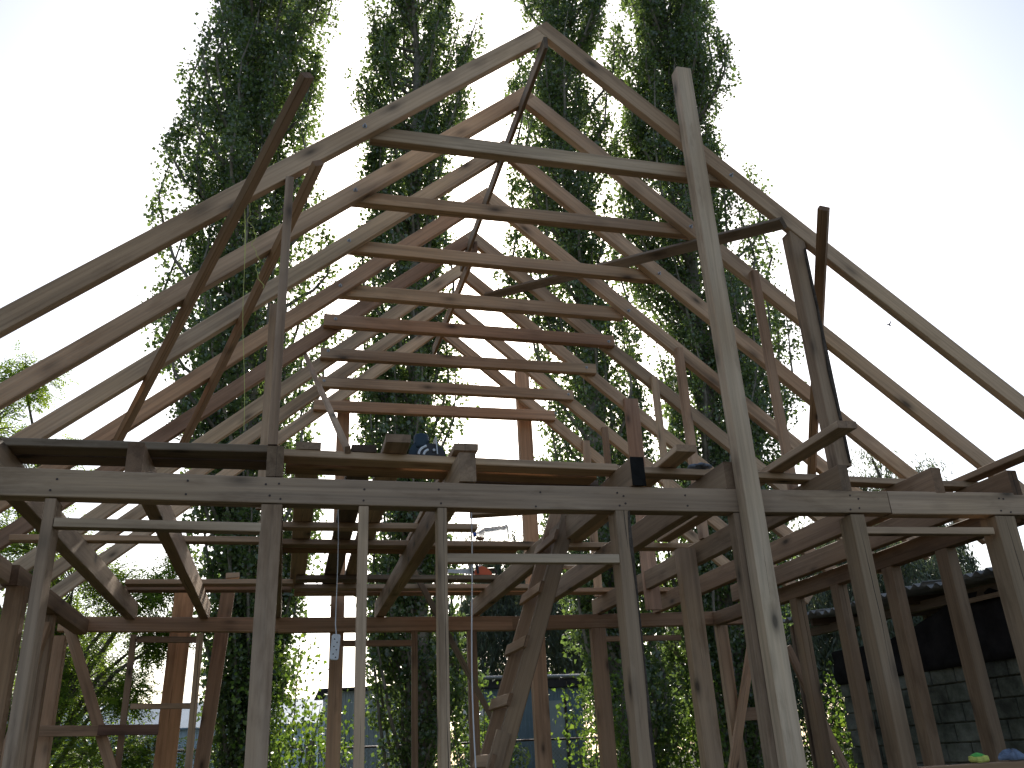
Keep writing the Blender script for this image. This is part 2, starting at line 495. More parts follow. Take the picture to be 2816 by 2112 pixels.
house = empty('timber_house', (1.7, 7.2, 0.2))
tag(house, 'unfinished two level timber house frame with open rafters, joists and bare posts', 'house frame')
SECT = {}
for k in range(8):
    SECT['truss%d' % k] = empty('roof_truss', (1.69, 4.83 + .7 * k, 2.7), house)
SECT['truss0']['label'] = 'nearest roof truss, standing over the long front beam'
SECT['truss3']['label'] = 'roof truss with a reddish left rafter'
SECT['truss4']['label'] = 'roof truss with dark red left rafter and dark red collar tie'
for k, lb in (('front', 'near wall frame with two header openings under the long greyish beam'), ('back', 'far wall frame of reddish posts and braces'),
              ('right', 'side wall frame of posts beside the dark barn'), ('left', 'side wall frame nearest the leafy locust tree')):
    SECT[k] = empty('wall_frame', {'front': (1.6, 4.85, .25), 'back': (1.6, 9.8, .25), 'right': (4.97, 7.3, .25), 'left': (-2, 7.3, .25)}[k], house)
    SECT[k]['label'] = lb
for t_ in TIMBERS:
    sec, nm, x0, y0, z0, x1, y1, z1, w, h, ux, uy, uz, tone, lb = t_
    timber(nm, (x0, y0, z0), (x1, y1, z1), w, h, (ux, uy, uz), tone, SECT.get(sec, house), label=lb)
# the bowed beam that carries the joists at the near wall
PL = [(-1.911, 2.949, 0.155), (-1.487, 2.943, 0.152), (-0.21, 2.926, 0.148), (1.244, 2.915, 0.147), (2.694, 2.922, 0.149), (3.794, 2.933, 0.146)]
vs_, fs = [], []
d0, d1, ch = 4.8, 4.905, .004
for (x, z, h) in PL:
    xx = x - 1.0
    for (y, dz) in ((d0, -h / 2 + ch), (d0 + ch, -h / 2), (d1 - ch, -h / 2), (d1, -h / 2 + ch), (d1, h / 2 - ch), (d1 - ch, h / 2), (d0 + ch, h / 2), (d0, h / 2 - ch)):
        vs_.append((xx, y - 4.85, z - 2.93 + dz))
n = len(PL)
for i in range(n - 1):
    for k in range(8):
        fs.append((i * 8 + k, (i + 1) * 8 + k, (i + 1) * 8 + (k + 1) % 8, i * 8 + (k + 1) % 8))
fs.append(tuple(range(8))); fs.append(tuple((n - 1) * 8 + k for k in range(7, -1, -1)))
link('top_plate', mesh('top_plate', vs_, fs), WOOD['grey'], SECT['front'], Matrix.Translation((1.0, 4.85, 2.93)))
# hidden wall post behind the tall pole, post inside, left side wall
timber('post', (2.715, 4.85, .25), (2.715, 4.85, 2.843), .11, .09, (0, 1, 0), 'grey', SECT['front'])
timber('post', (3.35, 7.0, .25), (3.35, 7.0, 3.12), .16, .10, (0, 1, 0), 'grey_tan', house)
timber('top_plate', (-2.03, 4.95, 2.925), (-2.03, 7.05, 2.925), .10, .15, (0, 0, 1), 'grey', SECT['left'])
timber('top_plate', (-2.0, 7.12, 2.925), (-2.0, 9.74, 2.925), .11, .15, (0, 0, 1), 'redbrown', SECT['left'])
timber('post', (-1.955, 7.2, .25), (-1.955, 7.2, 2.848), .13, .12, (0, 1, 0), 'brown', SECT['left'])
timber('post', (-2.02, 8.5, .25), (-2.02, 8.5, 2.848), .10, .10, (0, 1, 0), 'redbrown', SECT['left'])
timber('brace', (-2.0, 7.3, 1.0), (-2.0, 8.4, 2.75), .09, .045, (1, 0, 0), 'brown', SECT['left'])
# bottom plates and footing
for a, b, s_ in (((-2.1, 4.86, .2), (5.05, 4.86, .2), 'front'), ((-2.2, 9.81, .2), (5.1, 9.81, .2), 'back'), ((4.97, 4.92, .2), (4.97, 9.75, .2), 'right'), ((-2.0, 4.92, .2), (-2.0, 9.75, .2), 'left')):
    timber('bottom_plate', a, b, .14, .1, (0, 0, 1), 'redbrown', SECT[s_])
fo = MB()
fo.box((1.45, 4.86, .07), (7.5, .3, .15)).box((1.45, 9.81, .07), (7.5, .3, .15)).box((4.99, 7.33, .069), (.3, 4.6, .15)).box((-2.05, 7.33, .069), (.3, 4.6, .15))
fo.build('footing', CONCRETE, house)
# bolts through rafters and collar ties
BOLT = mesh('bolt', *(lambda b: (b.v, b.f))(MB().tube([(0, .006, 0), (0, -.004, 0)], .016, 8).tube([(0, -.003, 0), (0, -.016, 0)], .009, 6).tube([(0, -.014, 0), (0, -.03, 0)], .005, 6)))
BOLT.materials.append(STEEL)
for k, x, y, z in [(0, 0.337, 4.8, 5.496), (0, 3.062, 4.8, 5.446), (1, 0.326, 5.454, 5.439), (1, 3.026, 5.454, 5.415), (2, 0.328, 6.16, 5.447), (2, 3.041, 6.16, 5.39), (3, 0.301, 6.872, 5.429), (3, 3.022, 6.872, 5.396), (4, 0.297, 7.519, 5.432), (4, 3.048, 7.519, 5.382), (5, 0.261, 8.209, 5.42), (5, 3.037, 8.209, 5.401), (6, 0.252, 8.935, 5.405), (6, 3.053, 8.935, 5.386), (7, 3.099, 9.624, 5.42)]:
    link('bolt', BOLT, None, SECT['truss%d' % k], Matrix.Translation((x, y, z)))
# bark left on the corners of a few pieces
BARKW = plain('dark_wane_bark', (.085, .068, .055), .95, 0, .5, 14, 1.0, 60, .1)
def bark_edge(x, y, z0, z1, w, parent, lean=0.0):
    b = MB(); zs = np.linspace(z0, z1, int((z1 - z0) / .09))
    n_ = len(zs)
    for i, z in enumerate(zs):
        k = w * (.5 + .5 * math.sin(z * 5.3) + .7 * random.random()) * (1 if 0 < i < n_ - 1 else .2)
        k = max(.004, k)
        xx = x + lean * (z - z0)
        b.v += [Vector((xx - k, y - .003, z)), Vector((xx - k * .3, y - .009, z)), Vector((xx + .006, y - .004, z)), Vector((xx + .008, y + .03, z)), Vector((xx - .01, y + .04, z)), Vector((xx - k, y + .01, z))]
    for i in range(n_ - 1):
        for k in range(6):
            b.f.append((i * 6 + k, i * 6 + (k + 1) % 6, i * 6 + 6 + (k + 1) % 6, i * 6 + 6 + k))
    b.f.append((5, 4, 3, 2, 1, 0)); b.f.append(tuple((n_ - 1) * 6 + k for k in range(6)))
    b.build('bark_edge', BARKW, parent)
bark_edge(1.962, 4.803, 1.0, 2.84, .010, SECT['front'])
bark_edge(3.568, 4.801, 3.2, 4.86, .015, house)
NAIL = mesh('nail', *(lambda b: (b.v, b.f))(MB().tube([(0, .004, 0), (0, -.003, 0)], .0062, 8)))
NAIL.materials.append(RUST)
for x in (-1.22, -.15, -.08, .38, .82, 1.9, 1.95, 2.35, 3.5, 3.57, 4.65, 4.72, -.55, 1.4):
    zc_ = float(np.interp(x, [p[0] for p in PL], [p[1] for p in PL]))
    for dz in (-.045, .03):
        link('nail', NAIL, None, SECT['front'], Matrix.Translation((x + random.uniform(-.02, .02), 4.80, zc_ + dz + random.uniform(-.015, .015))))
# tarred end on one joist (black butt)
TAR = plain('black_tar', (.014, .013, .012), .95, 0, .4, 12, .5, 40, .1)
tb = MB(); tb.box((2.045, 4.787, 3.09), (.086, .012, .183))
o = tb.build('joist_end_coating', TAR, house)
o['label'] = 'black tarred butt end of a joist'

# ------------------------------------------------------------------ loose planks on the joists
def plank(P0, P1, w, h, tone, label, group, bow=0.0):
    o = timber('plank', P0, P1, w, h, (0, 0, 1), tone, None, bow)
    return tag(o, label, 'plank', group)


GX = 'planks laid across the joists'
zc = 3.205
plank((-2.05, 5.02, zc), (-.10, 4.99, zc), .15, .045, 'weathered', 'grey weathered plank at the near edge, left of the reddish gable stud', GX)
plank((-2.05, 5.19, zc), (-.07, 5.17, zc - .004), .15, .045, 'dark', 'dark plank lying just behind the grey weathered plank', GX)
plank((-.09, 5.04, zc), (2.02, 5.13, zc), .14, .045, 'tan', 'tan plank under the blue circular saw', GX)
plank((-.06, 5.22, zc - .01), (1.93, 5.29, zc - .01), .15, .04, 'brown', 'brown plank just behind the one carrying the saw', GX)
plank((.95, 5.42, zc - .012), (2.0, 5.43, zc - .012), .10, .04, 'dark', 'short rough dark plank left of the tarred joist end', GX)
plank((2.03, 5.145, zc), (5.05, 5.28, zc), .12, .045, 'grey_tan', 'long greyish plank at the near edge, running behind the tall pole', GX)
plank((-.25, 6.69, zc), (1.42, 6.69, zc), .11, .045, 'tan', 'narrow tan plank in the second row, over the hanging socket', GX)
plank((1.30, 6.33, zc + .02), (2.10, 6.20, zc + .05), .12, .045, 'grey_tan', 'slightly askew plank beside the top of the ladder', GX)
plank((-2.05, 7.16, zc), (-.10, 7.17, zc), .11, .045, 'tan', 'pale plank above the window header between left posts', GX)
plank((-.14, 7.255, zc), (3.6, 7.30, zc), .15, .045, 'tan', 'long tan plank carrying the plastic bottle', GX)
plank((-.12, 7.43, zc - .005), (1.93, 7.44, zc - .005), .15, .04, 'orange', 'plank coloured orange as if sunlit, just behind the one with the bottle', GX)  # its lit edge is painted in by the orange tone
plank((-1.50, 8.92, zc), (.03, 8.93, zc), .17, .045, 'tan', 'pale plank with a small offcut block lying on it', GX)
plank((-1.6, 9.22, zc - .004), (.02, 9.24, zc - .004), .15, .04, 'redbrown', 'reddish plank behind the one with the offcut block', GX)
plank((.06, 8.72, zc), (2.2, 8.74, zc), .18, .045, 'weathered', 'dark weathered plank under the orange chainsaw', GX)
plank((.05, 9.16, zc - .004), (3.0, 9.2, zc - .004), .16, .045, 'pale', 'pale plank next to last before the far wall', GX)
plank((.05, 9.42, zc - .006), (4.3, 9.44, zc - .006), .20, .045, 'red', 'red plank right over the far wall beam', GX)

GY = 'planks lying lengthwise on top of the cross planks'
zd = 3.252
plank((.066, 4.97, zd), (.075, 9.35, zd), .145, .045, 'pale', 'pale lengthwise plank, first right of the reddish gable stud', GY)
plank((.39, 4.985, zd), (.40, 9.3, zd), .15, .045, 'dark', 'dark ended lengthwise plank second from the gable stud', GY)
plank((.572, 4.80, zd + .002), (.60, 9.2, zd + .002), .145, .05, 'grey_tan', 'overhanging lengthwise plank just left of the blue saw', GY)
plank((1.0, 4.92, zd + .004), (1.03, 7.9, zd + .004), .15, .045, 'grey_tan', 'lengthwise plank with its end right of the blue saw', GY)
plank((2.39, 4.78, zd), (2.42, 7.4, zd), .138, .045, 'tan', 'lengthwise plank overhanging right of the tarred joist end', GY)
plank((3.205, 4.27, zd), (3.25, 7.2, zd), .132, .045, 'grey_tan', 'long overhanging plank ending in front of the dark edged gable post', GY)
plank((4.86, 3.9, zd), (4.88, 6.8, zd), .13, .045, 'redbrown', 'brown plank sticking out over the right end of the long beam', GY)
st = MB().tube([(2.95, 8.4, 3.24), (2.6, 8.9, 3.38), (2.35, 9.1, 3.48)], [.03, .022, .004], 6)
tag(st.build('stick', WOOD['pale']), 'thin pointed stick leaning up behind the planks near the far truss', 'stick')
tag(timber('offcut', (-.60, 8.86, 3.26), (-.48, 8.88, 3.27), .06, .05, (0, 0, 1), 'tan'), 'small offcut block lying on the pale far plank', 'wood block')

# ------------------------------------------------------------------ tall pole
pole = timber('pole', (2.75, 4.742, 0), (2.75, 4.742, 6.34), .118, .103, (0, 1, 0), 'pale_grey')
tag(pole, 'very tall squared pole standing in front of the long beam and nearest truss', 'pole')

# ------------------------------------------------------------------ ladder
lad = empty('ladder', (1.2, 6.4, 0))
tag(lad, 'homemade wooden ladder with nailed board rungs leaning against a joist', 'ladder')
bx, tx, zt_ = .90, 2.10, 3.34
for y, tone in ((6.2, 'weathered'), (6.66, 'brown')):
    timber('side_rail', (bx, y, 0), (tx, y, zt_), .05, .115, (zt_, 0, -(tx - bx)), 'redbrown' if tone == 'brown' else 'brown_dull', lad)
ux = Vector((tx - bx, 0, zt_)).normalized()
un = Vector((-ux.z, 0, ux.x))
for k in range(8):
    s_ = .35 + k * .405
    c = Vector((bx, 0, 0)) + ux * s_ + un * .072
    timber('rung', (c.x, 6.13 - .01 * (k % 2), c.z), (c.x, 6.70, c.z), .028, .085, ux, 'redbrown' if k % 2 else 'brown', lad)
timber('splice_board', (bx - .05 + ux.x * .5 - .0, 6.15, ux.z * .5), (bx - .05 + ux.x * 1.78, 6.15, ux.z * 1.78), .04, .10, (zt_, 0, -(tx - bx)), 'brown_grey', lad)

# ------------------------------------------------------------------ hanging socket block and cables
WHITE = plain('white_plastic', (.72, .73, .76), .4, 0, .05, 5, 0)
BLACKP = plain('black_plastic', (.02, .02, .022), .5, 0, .1, 5, 0)
ps = empty('socket_block', (.288, 5.6, 2.18))
tag(ps, 'white three way socket block hanging on its cord', 'socket block')
body = MB()
wv_, hv_, dv_ = .052, .15, .035
pts = []
for cx_, cz_, a0 in ((1, 1, 0), (-1, 1, 90), (-1, -1, 180), (1, -1, 270)):
    for q_ in range(4):
        a = math.radians(a0 + q_ * 30)
        pts.append((cx_ * (wv_ / 2 - .012) + math.cos(a) * .012, cz_ * (hv_ / 2 - .012) + math.sin(a) * .012))
body.prism(pts, -dv_ / 2, dv_ / 2)
ROT = Matrix.Translation((.288, 5.6, 2.18)) @ Matrix.Rotation(math.radians(4), 4, 'Y')
body.build('body', WHITE, ps, ROT)
for j, zz in enumerate((.036, -.008, -.052)):
    hb = MB()
    for sx in (-1, 1):
        hb.tube([(sx * .008, -dv_ / 2 - .0015, zz - sx * .009), (sx * .008, -dv_ / 2 + .01, zz - sx * .009)], .0042, 8)
    hb.build('socket', BLACKP, ps, ROT)
    rg = MB()
    ring = [(math.cos(a) * .019, -dv_ / 2 - .001, zz + math.sin(a) * .019) for a in np.linspace(0, 2 * math.pi, 17)]
    rg.tube(ring, .0012, 4, caps=False)
    rg.build('socket_rim', WHITE, ps, ROT)
cp = [(.293, 5.6, 2.25)] + [(.293 - .018 * (z - 2.25) / .95 + .006 * math.sin(z * 5), 5.6 + .012 * math.sin(z * 3), z) for z in np.linspace(2.32, 3.22, 10)]
cb = MB().tube(cp, .0035, 6)
cb.build('cord', WHITE, ps)
cb2 = MB().tube([(1.085 + .012 * math.sin(z * 2.6), 5.3 + .01 * math.sin(z * 4), z) for z in np.linspace(.02, 3.25, 26)], .0042, 6)
tag(cb2.build('cable', WHITE), 'white cable hanging free beside the narrow stud with a pale face', 'cable')
CORD = plain('yellow_green_twine', (.55, .55, .16), .7, 0, .1, 5, 0)
w1 = MB()
zs = np.linspace(4.76, 4.15, 30)
w1.tube([(-.385 + .085 * t ** .8 * 1.5 + .014 * math.sin(t * 21) + .008 * math.sin(t * 47), 4.74, z) for t, z in zip(np.linspace(0, 1, 30), zs)], .0019, 5)
w2 = MB().tube([(-.392 + .10 * t + .006 * math.sin(t * 9), 4.735, 4.74 - 1.5 * t) for t in np.linspace(0, 1, 14)], [.003] * 4 + [.0014] * 10, 5)
tag(w1.build('twine', CORD), 'kinked yellow twine dangling from the leaning brace on the nearest truss', 'twine')
tag(w2.build('twine', CORD), 'straight yellow twine hanging beside the kinked one', 'twine')

# ------------------------------------------------------------------ circular saw
SAWB = plain('saw_blue_plastic', (.010, .028, .046), .55, 0, .15, 20, .1, 80)
sw = empty('circular_saw', (.75, 5.05, 3.228))
tag(sw, 'dark blue circular saw standing on the near tan plank', 'circular saw')
B0 = Matrix.Translation((.755, 5.05, 3.228)) @ Matrix.Scale(.88, 4)
def lathe_z(prof, n=16):
    b = MB()
    for r, z in prof:
        for k in range(n):
            a = 2 * math.pi * k / n
            b.v.append(Vector((r * math.cos(a), r * math.sin(a), z)))
    for i in range(len(prof) - 1):
        for k in range(n):
            k2 = (k + 1) % n
            b.f.append((i * n + k, i * n + k2, (i + 1) * n + k2, (i + 1) * n + k))
    b.f.append(tuple(range(n - 1, -1, -1)))
    e = (len(prof) - 1) * n
    b.f.append(tuple(e + k for k in range(n)))
    return b
lathe_z([(.040, .055), (.052, .06), (.054, .075), (.054, .145), (.050, .158), (.036, .166), (.015, .168)]).build('motor_housing', SAWB, sw, B0 @ Matrix.Translation((-.012, 0, 0)), True)
hb = MB().prism([(-.10, .0), (.03, .0), (.045, .05), (.02, .072), (-.06, .098), (-.082, .075), (-.105, .03)], -.03, .03)
hb.build('handle', SAWB, sw, B0)
gd = MB()
outer = [(.105 * math.cos(a) + .05, .105 * math.sin(a) * .86) for a in np.linspace(0, math.pi, 15)]
gd.prism(outer, -.042, -.034); gd.build('blade_guard', BLACKP, sw, B0)
for r in (.088, .052):
    ar = MB().tube([(.05 + r * math.cos(a), -.046, r * .84 * math.sin(a)) for a in np.linspace(.62 * math.pi, math.pi * .98, 9)], .009, 6)
    ar.build('scale_arc', WHITE, sw, B0)
bs = MB().box((.092, -.01, .066), (.008, .10, .132)); bs.build('base_plate', STEEL, sw, B0 @ Matrix.Rotation(math.radians(-4), 4, 'Y'))
kb = MB().tube([(.068, -.05, .035), (.068, -.062, .035)], .010, 10); kb.build('knob', STEEL, sw, B0)

# ------------------------------------------------------------------ bottle, chainsaw, glove, small things
GL, t, b = newmat('clear_plastic')
b.inputs['Base Color'].default_value = (.95, .97, 1, 1); b.inputs['Roughness'].default_value = .3
b.inputs['Transmission Weight'].default_value = .8; b.inputs['IOR'].default_value = 1.25
bt = empty('plastic_bottle', (1.65, 7.2, 3.232))
tag(bt, 'clear plastic bottle with a blue cap lying on a plank', 'bottle')
BM = Matrix.Translation((1.52, 7.21, 3.285)) @ Matrix.Scale(1.12, 4) @ Matrix.Rotation(math.radians(84), 4, 'Y') @ Matrix.Rotation(math.radians(10), 4, 'X')
lathe_z([(.013, .0), (.014, .02), (.02, .035), (.042, .075), (.045, .09), (.041, .115), (.044, .14), (.044, .2), (.040, .215), (.045, .235), (.043, .255), (.02, .262)], 18).build('body', GL, bt, BM, True)
lathe_z([(.016, -.016), (.017, -.012), (.017, .006), (.015, .008)], 14).build('cap', plain('blue_cap', (.02, .07, .35), .4, 0, .05, 5, 0), bt, BM)
rk = lathe_z([(.004, -.016), (.02, -.012), (.028, 0), (.02, .012), (.004, .016)], 10)
tag(rk.build('mitten_of_bark', WOOD['brown'], None, Matrix.Translation((1.56, 7.2, 3.247)) @ Matrix.Rotation(.5, 4, 'Z') @ Matrix.Scale(1.7, 4, (1, 0, 0)), True), 'flat brown chip of bark lying by the bottle cap', 'bark chip')
bpy.data.objects['mitten_of_bark'].name = 'bark_chip'
ORNG = plain('orange_plastic', (.55, .09, .02), .4, 0, .1, 8, 0)
cs = empty('chainsaw', (1.88, 8.72, 3.228))
tag(cs, 'orange chainsaw with black handles resting on a dark plank', 'chainsaw')
C0 = Matrix.Translation((1.86, 8.72, 3.228))
MB().prism([(-.05, 0), (.13, 0), (.12, .03), (.07, .075), (.02, .09), (-.02, .07), (-.05, .05)], -.07, .07).build('body', ORNG, cs, C0)
MB().tube([(-.02, -.085, .01), (-.03, -.09, .09), (-.02, -.06, .135), (.0, .05, .14), (.0, .085, .10), (.0, .085, .02)], .012, 8).build('front_handle', BLACKP, cs, C0)
MB().tube([(.10, 0, .07), (.16, 0, .075), (.19, 0, .04), (.18, 0, .008), (.10, 0, .008)], .013, 8).build('rear_handle', BLACKP, cs, C0)
MB().prism([(-.33, .035), (-.05, .02), (-.05, .075), (-.31, .07), (-.345, .055)], -.004, .004).build('guide_bar', STEEL, cs, C0)
MB().prism([(-.075, .03), (-.055, .03), (-.075, .14), (-.095, .135)], -.06, .06).build('hand_guard', BLACKP, cs, C0)
MB().prism([(.0, .091), (.05, .086), (.03, .105), (.0, .105)], -.03, .03).build('fuel_cap', WHITE, cs, C0)
GREYC = plain('grey_cloth', (.16, .18, .21), .9, 0, .3, 25, .6, 60)
gv = lathe_z([(.01, -.02), (.035, -.012), (.045, .0), (.035, .014), (.012, .02)], 12)
gl_ = empty('work_glove', (2.63, 5.14, 3.228))
tag(gl_, 'grey work glove lying on the near plank left of the tall pole', 'glove')
G0 = Matrix.Translation((2.61, 5.14, 3.248))
gv.build('palm', GREYC, gl_, G0 @ Matrix.Scale(1.2, 4, (1, 0, 0)), True)
for j, (dy, ln, an) in enumerate(((-.03, .075, -.1), (-.012, .09, 0), (.008, .088, .06), (.026, .07, .16))):
    MB().tube([(.03, dy, 0), (.03 + ln * .6, dy + an * .05, .006), (.03 + ln, dy + an * .08, .0)], [.011, .011, .006], 7).build('finger', GREYC, gl_, G0, True)
MB().tube([(-.01, -.03, 0), (.02, -.062, .004), (.045, -.07, .0)], [.012, .011, .007], 7).build('thumb', GREYC, gl_, G0, True)

# on the window sill at the lower right
SP1 = plain('yellow_foam', (.55, .58, .14), .95, 0, .35, 30, .8, 160)
SP2 = plain('green_scourer', (.10, .45, .09), .95, 0, .3, 40, .8, 200)
sg = empty('sponge', (4.06, 4.86, 1.353))
tag(sg, 'crumpled yellow sponge with a bright green top on the window sill', 'sponge')
S0 = Matrix.Translation((4.06, 4.85, 1.352))
sb = lathe_z([(.055, 0), (.062, .008), (.060, .026), (.055, .032)], 14)
for v in sb.v: v.x *= 1.05 + .1 * math.sin(v.y * 60); v.y *= .7; v.z += .004 * math.sin(v.x * 70)
sb.build('foam', SP1, sg, S0)
sc_ = lathe_z([(.052, .030), (.05, .037), (.03, .046), (.006, .052)], 12)
for v in sc_.v: v.y *= .7; v.x = v.x * .9 - .01
sc_.build('scourer', SP2, sg, S0)
RAG = plain('blue_rag_cloth', (.14, .18, .26), .9, 0, .45, 22, .9, 70)
rg = lathe_z([(.075, 0), (.08, .01), (.07, .03), (.045, .048), (.012, .054)], 18)
for v in rg.v:
    a = math.atan2(v.y, v.x); k_ = 1 + .16 * math.sin(5 * a) + .08 * math.sin(9 * a + 1)
    v.x *= k_; v.y *= k_ * .7; v.z *= 1 + .2 * math.sin(3 * a)
tag(rg.build('rag', RAG, None, Matrix.Translation((4.31, 4.86, 1.353))), 'crumpled blue rag on the window sill right of the sponge', 'rag')

# ------------------------------------------------------------------ bird
BIRD = plain('bird_feathers', (.03, .032, .04), .7, 0, .3, 20, 0)
bd = empty('bird', (21.53, 25, 15.9))
tag(bd, 'small dark swallow flying in the white sky right of the roof', 'bird')
Q = Matrix.Translation((21.53, 25, 15.9)) @ Matrix.Rotation(.5, 4, 'Y')
bb = lathe_z([(.004, -.09), (.018, -.06), (.026, -.01), (.022, .04), (.015, .065), (.004, .08)], 8)
bb.build('body', BIRD, bd, Q @ Matrix.Rotation(math.radians(90), 4, 'Y'), True)
for s_ in (-1, 1):
    wg = MB()
    wg.v = [Vector(p) for p in ((.03, 0, .01), (-.03, 0, .01), (-.06, s_ * .10, .05), (-.13, s_ * .22, .03), (-.02, s_ * .11, .06), (.0, 0, -.004), (-.045, s_ * .10, .04))]
    wg.f = [(0, 1, 2, 4), (4, 2, 3), (0, 4, 6, 5), (5, 6, 2, 1), (4, 3, 6), (6, 3, 2)]
    wg.build('wing', BIRD, bd, Q)
    tl = MB(); tl.v = [Vector(p) for p in ((-.06, s_ * .002, 0), (-.06, s_ * .016, 0), (-.16, s_ * .04, 0), (-.07, s_ * .008, .006))]; tl.f = [(0, 1, 2), (0, 3, 1), (1, 3, 2), (0, 2, 3)]
    tl.build('tail_feather', BIRD, bd, Q)

# ------------------------------------------------------------------ foliage
def leaves(name, C, A, Nn, Ln, Wd, tint, mat, parent=None, fold=.18):
    """C base points, A axes, Nn rough normals (n,3); Ln, Wd sizes: folded two-triangle leaves with a bent tip"""
    A = A / np.linalg.norm(A, axis=1, keepdims=True)
    Sd = np.cross(A, Nn); Sd /= np.maximum(np.linalg.norm(Sd, axis=1, keepdims=True), 1e-6)
    Nn = np.cross(Sd, A)
    n = len(C)
    L_ = Ln[:, None]; W_ = Wd[:, None]
    V = np.empty((n, 4, 3), np.float32)
    V[:, 0] = C
    V[:, 1] = C + A * L_ * .38 + Sd * W_ * .5 + Nn * W_ * fold
    V[:, 2] = C + A * L_ - Nn * L_ * .06
    V[:, 3] = C + A * L_ * .38 - Sd * W_ * .5 + Nn * W_ * fold
    base = np.arange(n, dtype=np.int32)[:, None] * 4
    T = np.concatenate([base + [0, 1, 2], base + [0, 2, 3]], axis=1).reshape(-1).astype(np.int32)
    me = bpy.data.meshes.new(name)
    me.vertices.add(n * 4)
    me.vertices.foreach_set('co', V.reshape(-1))
    me.loops.add(len(T))
    me.loops.foreach_set('vertex_index', T)
    me.polygons.add(n * 2)
    me.polygons.foreach_set('loop_start', np.arange(0, n * 6, 3, dtype=np.int32))
    at = me.attributes.new('tint', 'FLOAT', 'POINT')
    at.data.foreach_set('value', np.repeat(tint.astype(np.float32), 4))
    me.update(calc_edges=True)
    me.validate()
    return link(name, me, mat, parent)


def unit(n):
    v = rng.normal(size=(n, 3))
    return v / np.linalg.norm(v, axis=1, keepdims=True)


def interp(prof, z):
    p = np.array(sorted(prof))
    return np.interp(z, p[:, 0], p[:, 1]), np.interp(z, p[:, 0], p[:, 2])


def poplar(prof, Y, label, limbs=70, sprigs=22, per=26, lean=0.0, size=.078):
    ztop = max(p[0] for p in prof) + 1.0
    z1 = min(p[0] for p in prof)
    xb, _ = interp(prof, 2.0)
    xt, _ = interp(prof, ztop * .7)
    root = empty('poplar_tree', (float(xb), Y, 0))
    tag(root, label, 'poplar tree', 'tall poplars behind the house')
    tk = MB()
    zz = np.linspace(0, ztop - .6, 14)
    xs = xb + (xt - xb) * np.clip(zz / (ztop * .7), 0, 1.2) + .05 * np.sin(zz * .9)
    tk.tube([(x, Y + .06 * math.sin(z * .7 + xb), z) for x, z in zip(xs, zz)], [max(.025, .24 * (1 - z / ztop) ** .8) for z in zz], 9)
    tk.build('trunk', BARK_POPLAR, root, smooth=True)
    lb = MB()
    C, SP = [], []
    for i in range(limbs):
        u = (i + random.random()) / limbs
        z0 = .2 + (ztop - 3.2) * u ** 1.05 - (0.0 if u > .1 else 0)
        ln = random.uniform(2.0, 4.3) * (1.0 if u < .75 else .8)
        ln = min(ln, ztop - z0)
        ph = random.uniform(0, 2 * math.pi)
        rho = math.sqrt(random.uniform(.08, 1.0)) * random.choice((.85, .95, 1, 1.05, 1.15))
        xc0 = float(np.interp(z0, zz, xs))
        pts = []
        ts = np.linspace(0, 1, 7)
        for t in ts:
            z = z0 + ln * t
            xc, r = interp(prof, z)
            k = 1 - (1 - min(1, t * 1.7)) ** 2
            ry = min(float(r), 1.45)
            px = xc0 * (1 - k) + float(xc) * k + math.cos(ph) * rho * float(r) * k * .92
            pts.append(Vector((px, Y + math.sin(ph) * rho * ry * k * .9, z)))
        rad = [.035 * (1 - t) ** .8 + .006 for t in ts]
        lb.tube(pts, rad, 5, caps=False)
        P = np.array([list(p) for p in pts])
        for s_ in range(sprigs):
            t = random.uniform(.12, 1.0)
            q_ = np.array([np.interp(t, ts, P[:, k]) for k in range(3)])
            off = rng.normal(size=3) * np.array([.15, .15, .14]) * (1.15 - .55 * t)
            C.append(q_ + off); SP.append(q_)
            if s_ % 3 == 0:
                lb.tube([q_, q_ + off * .6 + np.array([0, 0, .02]), q_ + off * 1.15 + np.array([0, 0, .12])], [.007, .005, .003], 3, caps=False)
    lb.build('branch_work', BARK_POPLAR, root, smooth=True)
    C = np.array(C)
    keep = C[:, 2] > .15
    C = C[keep]
    n = len(C) * per
    base = np.repeat(C, per, axis=0)
    sp = rng.normal(size=(n, 3)) * np.array([.075, .075, .12])
    pos = base + sp
    dens = rng.random(len(C)) ** .6
    pos = pos[rng.random(n) < np.repeat(.35 + .65 * dens, per)]
    n = len(pos)
    axis = unit(n) * .8 + np.array([0, 0, -.55])
    nor = unit(n) + np.array([0, 0, .25])
    Ls = size * (.7 + .6 * rng.random(n))
    ctint = np.clip(rng.normal(.45, .2, n), 0, 1)
    leaves('crown', pos, axis, nor, Ls, Ls * (.82 + .2 * rng.random(n)), ctint, LEAF_POPLAR, root)
    return root


